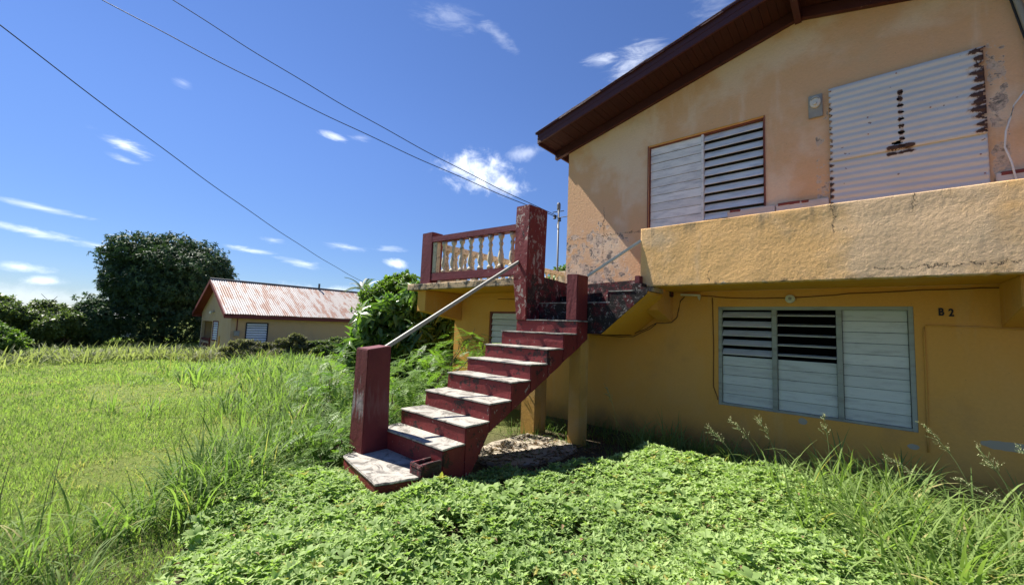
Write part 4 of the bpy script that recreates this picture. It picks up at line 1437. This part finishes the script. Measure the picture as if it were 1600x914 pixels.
def tall(name, cx, cy, per, spread, Lm, mat='tall_blade', wmul=1.0, tbase=.5, lean=None):
    cx = np.repeat(cx, per); cy = np.repeat(cy, per); n = len(cx)
    Lr = np.repeat(Lm, per) if hasattr(Lm, '__len__') else np.full(n, Lm)
    a_ = U(0, 6.283, n); rr = np.abs(rng.normal(0, spread, n))
    x = cx + np.cos(a_) * rr; y = cy + np.sin(a_) * rr
    y = np.where((x > -6.95) & (y > 5.93), 5.93, y)
    yaw = a_ + rng.normal(0, .8, n)
    M = rotm(yaw, np.abs(rng.normal(.12, .14, n)), rng.normal(0, .3, n))
    Lb = Lr * U(.45, 1.15, n)
    S = np.stack([Lb, Lr * wmul * U(.8, 1.3, n), Lb], 1)
    P = np.stack([x, y, gz(x, y) - .01], 1)
    tint = np.clip(tbase + rng.normal(0, .2, n), 0, .94)
    tint[rng.random(n) < .03] = 1.0
    return scatter(name, tt, rng.integers(0, 5, n), M * S[:, None, :], P, mat, tint=tint)


def along(pts, n, jit):
    pts = np.array(pts); seg = rng.integers(0, len(pts) - 1, n); f = rng.random(n)
    p = pts[seg] * (1 - f[:, None]) + pts[seg + 1] * f[:, None]
    return p[:, 0] + rng.normal(0, jit, n), p[:, 1] + rng.normal(0, jit, n)


cx, cy = along([(-3.75, .62), (-4.25, 1.15), (-4.75, 1.75), (-4.9, 2.3), (-5.1, 3.0)], 95, .22)
tall('tall_grass', cx, cy, 30, .10, U(.38, .68, 95), wmul=1.25, tbase=.45)
cx, cy = along([(-5.0, 2.6), (-6.2, 3.2), (-7.6, 3.6), (-9.5, 4.6), (-8.0, 2.4)], 190, .75)
tall('tall_grass', cx, cy, 22, .16, U(.38, .70, 190), wmul=1.5, tbase=.6)
cx, cy = along([(-9, 5), (-12, 6), (-15, 5.6), (-18, 6.4), (-22, 7.5), (-13, 3.4)], 260, 1.3)
tall('tall_grass', cx, cy, 16, .3, U(.45, .85, 260), wmul=2.3, tbase=.7)
# to the right along the wall
cx, cy = along([(-2.2, 5.3), (-1.6, 5.45), (-.9, 5.3), (-.2, 5.0), (.35, 4.7)], 84, .16)
tall('tall_grass', cx, cy, 22, .09, U(.30, .56, 84), wmul=1.3, tbase=.6)
cx, cy = along([(-.55, 4.75), (-.1, 4.4), (.35, 4.1), (.8, 4.0), (1.3, 4.6), (.6, 5.2), (.0, 5.3)], 120, .22)
tall('tall_grass', cx, cy, 28, .11, U(.40, .70, 120), wmul=1.7, tbase=.66)
cx, cy = along([(.1, 3.55), (.45, 3.9), (.9, 4.3)], 30, .15)
tall('tall_grass', cx, cy, 24, .10, U(.38, .56, 30), wmul=1.6, tbase=.78)
# sparse blades poking through the cover
cx = U(-3.6, .2, 60); cy = U(1.2, 4.6, 60); okk = in_cover(cx, cy); cx, cy = cx[okk], cy[okk]
tall('tall_grass', cx, cy, 7, .04, U(.25, .40, len(cx)), wmul=.9, tbase=.45)
cx, cy = along([(-.95, 2.75), (-.75, 2.95), (-.5, 3.2)], 10, .1)
tall('tall_grass', cx, cy, 9, .05, U(.32, .46, 10), wmul=.9, tbase=.35)
# bottom left corner clumps
cx, cy = along([(-3.3, -.1), (-4.0, -.3), (-4.6, -.5)], 26, .25)
tall('tall_grass', cx, cy, 26, .12, U(.28, .5, 26), wmul=1.1, tbase=.5)
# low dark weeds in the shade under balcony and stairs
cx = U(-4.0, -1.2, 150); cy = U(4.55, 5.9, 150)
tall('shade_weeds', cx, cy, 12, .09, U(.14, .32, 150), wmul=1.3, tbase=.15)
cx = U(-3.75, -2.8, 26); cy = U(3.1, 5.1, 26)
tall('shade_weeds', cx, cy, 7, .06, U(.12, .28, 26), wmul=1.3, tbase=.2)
# pale seeding grass before the hedge and the far house
cx, cy = along([(-24, -3), (-26, 0), (-27, 2.2), (-26.0, 4.4), (-25.0, 6.2), (-25.2, 8)], 300, 1.3)
tall('seeding_grass', cx, cy, 16, .45, U(.45, .85, 300), 'seed_grass', wmul=3.6, tbase=.45)


cx, cy = along([(-23.8, 5.4), (-23.4, 7.2), (-22.8, 9.0), (-21.4, 11.0)], 130, .5)
tall('seeding_grass', cx, cy, 16, .35, U(.6, 1.0, 130), 'dry_weed', wmul=2.6, tbase=.5)


# ---- thin stems with seed heads
def stalks(name, specs, stem_mat, head_mat, heads=True, rstem=.0022):
    mb = MB()
    parts = []
    for (x, y, z0, dx, dy, Ht, sd_) in specs:
        rr = random.Random(sd_)
        pts = []
        for k in range(9):
            f = k / 8
            b_ = f ** 2.2
            pts.append((x + dx * b_, y + dy * b_, z0 + Ht * (f - .18 * b_)))
        mb.tube(pts, rstem, 4, r1=rstem * .5)
        if heads:
            for k in range(26):
                f = .70 + .30 * rr.random()
                i = min(7, int(f * 8)); g_ = f * 8 - i
                p = Vector(pts[i]).lerp(Vector(pts[i + 1]), g_)
                d = (Vector(pts[i + 1]) - Vector(pts[i])).normalized()
                s_ = Vector((rr.uniform(-1, 1), rr.uniform(-1, 1), rr.uniform(-.5, .6)))
                dd = (d * 1.1 + s_ * .75).normalized()
                ln = rr.uniform(.04, .10) * (1.35 - f)*2.2
                q = p + dd * ln + Vector((0, 0, -.25 * ln))
                mb.tube([p, (p + q) / 2 + Vector((0, 0, .012)), q], .0011, 3)
                for m_ in range(4):
                    c = p.lerp(q, .35 + .2 * m_) + Vector((0, 0, .008))
                    v, t = place(leaflet(.013, .0045), yaw=rr.uniform(0, 6), pitch=rr.uniform(-.8, .8), at=tuple(c))
                    parts.append((v, t))
    o = mb.build(name, stem_mat, None, smooth=True)
    o['kind'] = 'stuff'
    if heads and parts:
        v, t = join_templates(parts)
        h_ = fast_mesh('seed_heads', v, t, head_mat)
        h_['kind'] = 'stuff'
    return o


sp = []
for i, (x, y, dx, dy, Ht) in enumerate([(.66, 5.45, -.28, .15, .98), (.86, 5.30, -.20, .12, .88), (1.08, 5.2, -.22, .1, .95), (.95, 5.0, -.42, .1, .62), (1.2, 4.9, -.1, .1, .9),
                                        (.55, 5.3, -.42, .15, .62), (-.75, 5.15, -.34, .12, .78), (-.62, 5.1, -.20, .1, .86), (-.25, 5.2, -.05, .1, .98), (-2.2, 4.95, -.22, .06, 1.06),
                                        (-.95, 5.1, -.35, .1, .66), (1.3, 5.1, -.25, .1, .80)]):
    sp.append((x, y - .42, .02, dx, dy, Ht, i))
stalks('seed_stems', sp, 'stem_green', 'seed_straw')
sp = []
for i in range(80):
    (x,), (y,) = along([(-5.2, 1.8), (-6.2, 2.6), (-7.6, 3.2), (-8.8, 4.0), (-7, 1.8)], 1, .55)
    sp.append((x, y, float(gz(np.array(x), np.array(y))), random.uniform(-.08, .08), random.uniform(-.08, .08), random.uniform(.55, .85), 100 + i))
for i, (x, y) in enumerate([(-3.95, .75), (-4.1, .95), (-4.5, -.1), (-4.35, -.2), (-4.7, .15), (-4.2, .1), (-5.2, 1.0)]):
    sp.append((x, y, 0.0, random.uniform(.0, .14), .03, random.uniform(.50, .68), 300 + i))
stalks('thin_weed_stems', sp, 'stem_brown', 'seed_straw', heads=False, rstem=.0030)

# dead leaves and twigs on the slab under the stairs
n = 900
x = U(-3.65, -2.55, n); y = U(3.2, 4.95, n)
scatter('leaf_litter', [leaflet(.07, .028, droop=.2, fold=.4), leaflet(.10, .012, fold=.5)], rng.integers(0, 2, n),
        rotm(U(0, 6.3, n), U(0, .5, n), U(0, 6.3, n)) * U(.5, 1.2, n)[:, None, None], np.stack([x, y, np.full(n, .042)], 1), 'dead_leaf')


# ================================================================ shrubs and trees
def crown_points(lobes, n, shell=.62):
    """points inside ellipsoid lobes (cx,cy,cz,rx,ry,rz), biased to the outside"""
    vol = np.array([l[3] * l[4] * l[5] for l in lobes]) ** .67
    k = rng.choice(len(lobes), n, p=vol / vol.sum())
    L_ = np.array(lobes)[k]
    d = rng.normal(0, 1, (n, 3)); d /= np.linalg.norm(d, axis=1)[:, None]
    rr = shell + (1 - shell) * rng.random(n) ** .8
    rr *= 1 + .16 * vnoise(d[:, 0] * 3 + k * 5, d[:, 1] * 3 + d[:, 2] * 3, 61) + rng.normal(0, .045, n)
    P = L_[:, :3] + d * rr[:, None] * L_[:, 3:6]
    return P, d, rr


def rand_lobes(c, R, n, s0, s1, seed):
    q = random.Random(seed); out = []
    for i in range(n):
        while True:
            p = (q.uniform(-1, 1), q.uniform(-1, 1), q.uniform(-1, 1))
            if p[0] ** 2 + p[1] ** 2 + p[2] ** 2 < 1: break
        s_ = q.uniform(s0, s1)
        out.append((c[0] + p[0] * R[0] * (1 - s_ * .8), c[1] + p[1] * R[1] * (1 - s_ * .8), c[2] + p[2] * R[2] * (1 - s_ * .8), R[0] * s_, R[1] * s_, R[2] * s_ * .85))
    return out


def trunk_mesh(base, limbs, r0):
    mb = MB(); q = random.Random(int(abs(base[0] * 91 + base[1] * 17)))
    for (tip, r_s, fork) in limbs:
        b = Vector(base); t_ = Vector(tip); f = Vector(fork) if fork else None
        st = f if f else b
        pts = []
        for k in range(7):
            g_ = k / 6
            p = st.lerp(t_, g_)
            p += Vector((q.uniform(-1, 1), q.uniform(-1, 1), 0)) * .05 * (t_ - st).length * g_ * (1 - g_) * 2
            p.z += (t_ - st).length * .08 * math.sin(g_ * math.pi)
            pts.append(p)
        mb.tube(pts, r_s, 8, r1=r_s * .3)
    return mb


def leafy(name, label, cat, base, lobes, templates, nleaf, mat, size, limbs=None, shell=.55, down=.6, tintc=.5, group=None, tilt_s=.5, tint_up=.25, parts=('crown', 'trunk')):
    root = thing(name, label, cat, base, group)
    P, d, rr = crown_points(lobes, nleaf, shell)
    keep = P[:, 2] > gz(P[:, 0], P[:, 1]) + .03
    P, d = P[keep], d[keep]; n = len(P)
    yaw = np.arctan2(d[:, 1], d[:, 0]) + rng.normal(0, .9, n)
    tl = down + rng.normal(0, tilt_s, n)
    M = rotm(yaw, tl, rng.normal(0, .7, n)) * (size * U(.7, 1.3, n))[:, None, None]
    cl = vnoise(P[:, 0] * 1.7 + P[:, 2], P[:, 1] * 1.7 + P[:, 2] * 1.3, 71)
    tint = np.clip(tintc + .22 * cl + rng.normal(0, .2, n), 0, .94)
    P = P - np.array(base)
    o = scatter(parts[0], templates, rng.integers(0, len(templates), n), M, P, mat, parent=root, tint=tint, kind=None)
    zc = max(l[2] for l in lobes)
    if limbs is None:
        bx_, by_, bz_ = base
        limbs = [((l[0], l[1], l[2]), .06 * max(l[3], .5), (bx_ * .75 + l[0] * .25, by_ * .75 + l[1] * .25, bz_ + (l[2] - bz_) * .35)) for l in lobes[:9]]
        c = np.mean(np.array(lobes)[:, :3], 0)
        limbs.append(((float(c[0]), float(c[1]), float(c[2])), .09 * max(np.mean(np.array(lobes)[:, 3]), .4), None))
    tm = trunk_mesh(base, limbs, .1)
    tm.build(parts[1], 'bark', root, smooth=True)
    return root


# leaf cluster templates: leaves radiate from the origin, along +Z leaning out
def cluster(nl_, L, W, droop, spread, seed, fold=.2):
    q = random.Random(seed); parts = []
    for i in range(nl_):
        parts.append(place(leaflet(L * q.uniform(.75, 1.15), W * q.uniform(.8, 1.1), droop=droop * q.uniform(.3, 1.2), fold=fold * q.uniform(.3, 1.5)),
                           yaw=i * 2.4 + q.uniform(-.4, .4), pitch=q.uniform(*spread), roll=q.uniform(-.6, .6)))
    return join_templates(parts)


def cluster2(nl_, L, W, droop, spread, seed):
    q = random.Random(seed); parts = []
    for i in range(nl_):
        parts.append(place(small_leaf(L * q.uniform(.75, 1.15), W * q.uniform(.8, 1.1), droop * q.uniform(.3, 1.2)),
                           yaw=i * 2.4 + q.uniform(-.4, .4), pitch=q.uniform(*spread), roll=q.uniform(-.6, .6)))
    return join_templates(parts)


big_cl = [cluster2(10, 1.0, .30, .35, (-.8, .6), i) for i in range(4)]
sap_cl = [cluster(8, 1.0, .27, .55, (-1.1, .35), 10 + i, .15) for i in range(4)]
small_cl = [cluster2(12, .9, .42, .1, (-.6, 1.1), 20 + i) for i in range(3)]


def frond(npairs, L, lw):
    parts = []
    q = random.Random(npairs)
    stem = np.array([(0, -.004, 0), (0, .004, 0), (L, 0, -.18 * L), (L * .5, .004, -.02), (L * .5, -.004, -.02)])
    parts.append((stem, np.array([(0, 1, 3), (0, 3, 4), (4, 3, 2)])))
    for i in range(npairs):
        f = (i + 1.2) / (npairs + 1)
        ll = lw * (math.sin(min(1, f * 1.25) * math.pi * .85) * .6 + .4)
        zz = -.02 * f * 2 if f < .5 else -.02 - (.18 * L - .02) * (f - .5) * 2
        for s_ in (-1, 1):
            parts.append(place(leaflet(ll, .24 * lw, droop=.12, fold=.1), yaw=s_ * rad(62), pitch=q.uniform(-.1, .15), at=(L * f, 0, zz)))
    return join_templates(parts)


fr_t = [frond(9, 1.0, .30), frond(11, 1.0, .26), frond(8, .9, .34)]

# big mango tree left of the far house
base = (-38.5, 5.6, -.7)
K = 38.5 / 34
lobes = rand_lobes((-34.0, 5.1, 3.4), (3.7, 3.45, 3.0), 40, .28, .48, 5) + [(-34.0, 3.2, 5.0, 1.7, 1.7, 1.5), (-34, 6.4, 5.1, 1.7, 1.8, 1.4), (-34, 5.0, 5.6, 2.0, 1.6, 1.1), (-34.0, 2.9, 3.5, 1.5, 1.1, 1.7), (-34, 7.6, 3.9, 1.5, 1.2, 1.8), (-34.0, 4.9, 1.3, 3.6, 3.8, 1.9)]
lobes = [(l[0] * K, l[1] * K, (l[2] - 1.56) * K + 1.56, l[3] * K, l[4] * K, l[5] * K) for l in lobes]
leafy('mango_tree', 'big round dark green mango tree beside the small tan house', 'tree', base, lobes, big_cl, 26000, 'mango_leaf', .22, shell=.50, down=.9, tintc=.45)
lobes = rand_lobes((-35.6, 2.0, .9), (1.4, 1.35, 1.6), 14, .35, .55, 8)
leafy('mango_tree', 'smaller dark bushy tree at the left foot of the big mango tree', 'tree', (-35.6, 2.0, -.7), lobes, big_cl, 7000, 'mango_leaf', .18, shell=.45, down=.8, tintc=.62)
# hedge bushes on the left horizon
hb = [(-37.5, -3.4, 2.1, 1.7, 'olive green bush at the far left end of the hedge'), (-36.6, -1.6, 1.9, 1.5, 'loose olive bush second from the far left end of the hedge'),
      (-37.4, .0, 1.8, 1.5, 'yellowish bush in the middle of the far hedge'), (-35.0, .9, 1.4, 1.2, 'low green bush in front of the white house'),
      (-36.0, -5.4, 2.2, 1.8, 'tall scrubby bush beyond the left edge of the field')]
for i, (x, y, zt, R_, lab) in enumerate(hb):
    zt_ = zt + .35
    lobes = rand_lobes((x, y, (zt_ - .9) / 2), (R_ * 1.1, R_ * 1.1, (zt_ + .9) / 2), 16, .35, .55, 40 + i)
    leafy('hedge_bush', lab, 'bush', (x, y, -.8), lobes, small_cl, 3000, 'hedge_leaf', .19, shell=.35, down=.4, tintc=.5, group='bushes of the far hedge', parts=('foliage', 'stem'))
leafy('round_bush', 'bright green rounded bush at the left edge of the field', 'bush', (-27.5, -1.9, -.8), [(-27.5, -2.0, .35, 1.0, 1.15, .62), (-27.3, -1.2, .05, .8, .8, .5), (-27.2, -2.0, -.2, 1.0, 1.5, .5)], small_cl, 4200, 'bright_leaf', .13, shell=.55, down=.3, parts=('foliage', 'stem'))
# bushes by the far house
leafy('scrub_bush', 'grey green scrubby bush under the far house window', 'bush', (-23.5, 7.0, -.75), rand_lobes((-23.5, 7.0, -.15), (.9, 1.5, .62), 14, .25, .5, 60), small_cl, 3000, 'dry_weed', .11, shell=.3, down=.3, parts=('foliage', 'stem'))
leafy('scrub_bush', 'darker scrubby bush right of the far house window', 'bush', (-22.5, 8.7, -.75), rand_lobes((-22.5, 8.8, -.0), (.9, 1.3, .80), 14, .22, .45, 61), small_cl, 2200, 'dry_weed', .12, shell=.2, down=.3, tintc=.25, parts=('foliage', 'stem'))
leafy('scrub_bush', 'feathery green bush along the middle of the far house wall', 'bush', (-21.5, 10.6, -.7), rand_lobes((-21.5, 10.8, .0), (.9, 2.2, .70), 14, .22, .42, 62), small_cl, 2600, 'hedge_leaf', .12, shell=.3, down=.3, parts=('foliage', 'stem'))

# young mango tree beside the terrace
base = (-8.7, 6.1, -.12)
lobes = [(-8.55, 6.45, 2.05, .52, .58, .45), (-8.9, 5.75, 1.85, .5, .5, .5), (-9.15, 5.25, 1.45, .5, .48, .55), (-8.2, 6.8, 1.8, .5, .5, .5), (-8.7, 6.1, 1.1, .9, .9, .6),
         (-7.9, 7.0, 1.2, .5, .6, .6), (-9.2, 5.1, .8, .45, .42, .5), (-8.1, 6.6, .6, .7, .7, .5), (-8.9, 5.6, .4, .7, .6, .5), (-8.45, 6.2, 2.35, .40, .45, .28), (-7.9, 6.3, .3, .6, .6, .5), (-7.75, 6.9, .7, .45, .55, .6)]
leafy('young_mango_tree', 'young mango tree with long drooping glossy leaves beside the terrace', 'tree', base, lobes, sap_cl, 1700, 'sapling_leaf', .35, shell=.35, down=.55, tintc=.5, tilt_s=.35)
# tree behind it, brighter
lobes = [(-14.2, 9.3, 2.75, 1.0, .8, .65), (-14.5, 8.6, 2.45, .8, .7, .6), (-13.8, 10.2, 2.5, .9, .8, .65), (-14.3, 9.2, 1.6, 1.3, 1.4, 1.0), (-14.1, 9.5, 3.25, .5, .45, .32), (-14.4, 9.0, 3.05, .4, .35, .35)]
leafy('broadleaf_tree', 'bright green rounded treetop rising behind the young mango tree', 'tree', (-14.2, 9.3, -.4), lobes, small_cl, 4200, 'bright_leaf', .15, shell=.4, down=.3, tintc=.4)
lobes = [(-7.6, 12.6, 3.1, .9, .8, .8), (-8.2, 12.2, 3.2, .6, .6, .6), (-7.0, 12.9, 3.0, .7, .6, .7), (-7.6, 12.6, 2.0, 1.2, 1.0, 1.2)]
leafy('broadleaf_tree', 'leafy treetop showing between the tall pillar and the house corner', 'tree', (-7.6, 12.6, -.2), lobes, small_cl, 3600, 'bright_leaf', .14, shell=.4, down=.3, tintc=.35)

# feathery shrub against the stairs
def fern_shrub(name, label, base, lobes, nfr, size, seed):
    root = thing(name, label, 'shrub', base)
    P, d, rr = crown_points(lobes, nfr, .25)
    keep = (P[:, 2] > gz(P[:, 0], P[:, 1]) + .04) & ~((P[:, 0] > -3.95) & (P[:, 1] > 2.0))
    P, d = P[keep], d[keep]; n = len(P)
    yaw = np.arctan2(d[:, 1], d[:, 0]) + rng.normal(0, .8, n)
    M = rotm(yaw, rng.normal(.05, .40, n), rng.normal(0, .25, n)) * (size * U(.7, 1.25, n))[:, None, None]
    scatter('foliage', fr_t, rng.integers(0, 3, n), M, P - np.array(base), 'fern_leaf', parent=root, tint=np.clip(.5 + rng.normal(0, .25, n), 0, .94), kind=None)
    tips = [(l[:3], .014, None) for l in lobes] + [((l[0] + .15, l[1] - .1, l[2] + .15), .008, l[:3]) for l in lobes]
    trunk_mesh(base, tips, .02).build('stem', 'bark', root, smooth=True)
    return root


fern_shrub('feathery_shrub', 'bright feathery leaved shrub between the lower newel post and the house wall', (-5.6, 4.2, -.02),
           [(-5.6, 4.3, .7, .65, .6, .45), (-5.2, 3.7, .5, .6, .55, .4), (-4.9, 3.2, .35, .5, .45, .35), (-6.0, 4.7, .8, .6, .5, .45), (-5.5, 4.9, 1.1, .40, .35, .35), (-5.25, 5.0, 1.35, .16, .16, .22), (-4.35, 3.1, .75, .25, .3, .2), (-4.3, 3.7, .95, .22, .3, .22), (-4.3, 4.3, 1.2, .2, .25, .2), (-4.2, 2.75, .6, .15, .2, .2)], 640, .27, 1)
fern_shrub('feathery_shrub', 'low dark feathery shrub at the left of the bottom step', (-4.5, 2.0, 0.0),
           [(-4.4, 2.05, .22, .38, .34, .22), (-4.25, 2.45, .30, .3, .4, .28), (-4.10, 2.12, .26, .2, .25, .16), (-4.05, 1.9, .14, .22, .16, .12), (-4.75, 2.0, .25, .4, .35, .25), (-4.9, 2.5, .32, .4, .4, .3)], 300, .20, 2)
fern_shrub('feathery_shrub', 'wispy feathery shrub in the tall weeds left of the lower newel post', (-7.2, 3.4, -.1),
           [(-7.3, 3.3, .45, .9, .6, .4), (-8.2, 3.9, .5, .8, .6, .45), (-6.5, 3.1, .4, .7, .5, .35), (-9.3, 5.0, .5, 1.0, .7, .5)], 420, .26, 3)

# coconut palm top behind
pm = thing('coconut_palm', 'coconut palm crown poking above the roof of the far house', 'palm tree', (-26.9, 14.6, -.6))
MB().tube([(-26.9, 14.6, -.6), (-26.7, 14.5, 1.8), (-26.8, 14.6, 3.8)], .16, 10, r1=.10).build('trunk', 'bark', pm, smooth=True)
pf = []
for i in range(15):
    yaw = i * 2.4; pitch = random.uniform(-.2, 1.2)
    parts = []
    Lf = 1.35
    for k in range(22):
        f = (k + 1) / 23
        px_, pz_ = Lf * f * math.cos(.5 * f), -.55 * Lf * f * f
        for s_ in (-1, 1):
            parts.append(place(leaflet(.42 * (1 - .5 * f), .045, droop=.35, fold=.1), yaw=s_ * rad(48), pitch=-.25, at=(px_, 0, pz_)))
    v, t = join_templates(parts)
    pf.append(place((v, t), yaw=yaw, pitch=pitch, at=(0, 0, 0)))
for v, t in pf:
    fast_mesh('frond', v + np.array([.1, 0, 4.4]), t, 'hedge_leaf', np.full(len(t), .25), parent=pm)
# bare twig over the hedge
tw = MB()
tw.tube([(-36.9, -.1, .9), (-36.9, .1, 1.9), (-37, -.3, 2.4)], .03, 5, r1=.012)
tw.tube([(-36.9, .1, 1.9), (-36.9, .35, 2.3)], .02, 5, r1=.01)
o = tw.build('dead_branch', 'bark', None); tag(o, 'thin bare branch sticking up above the far hedge', 'branch')
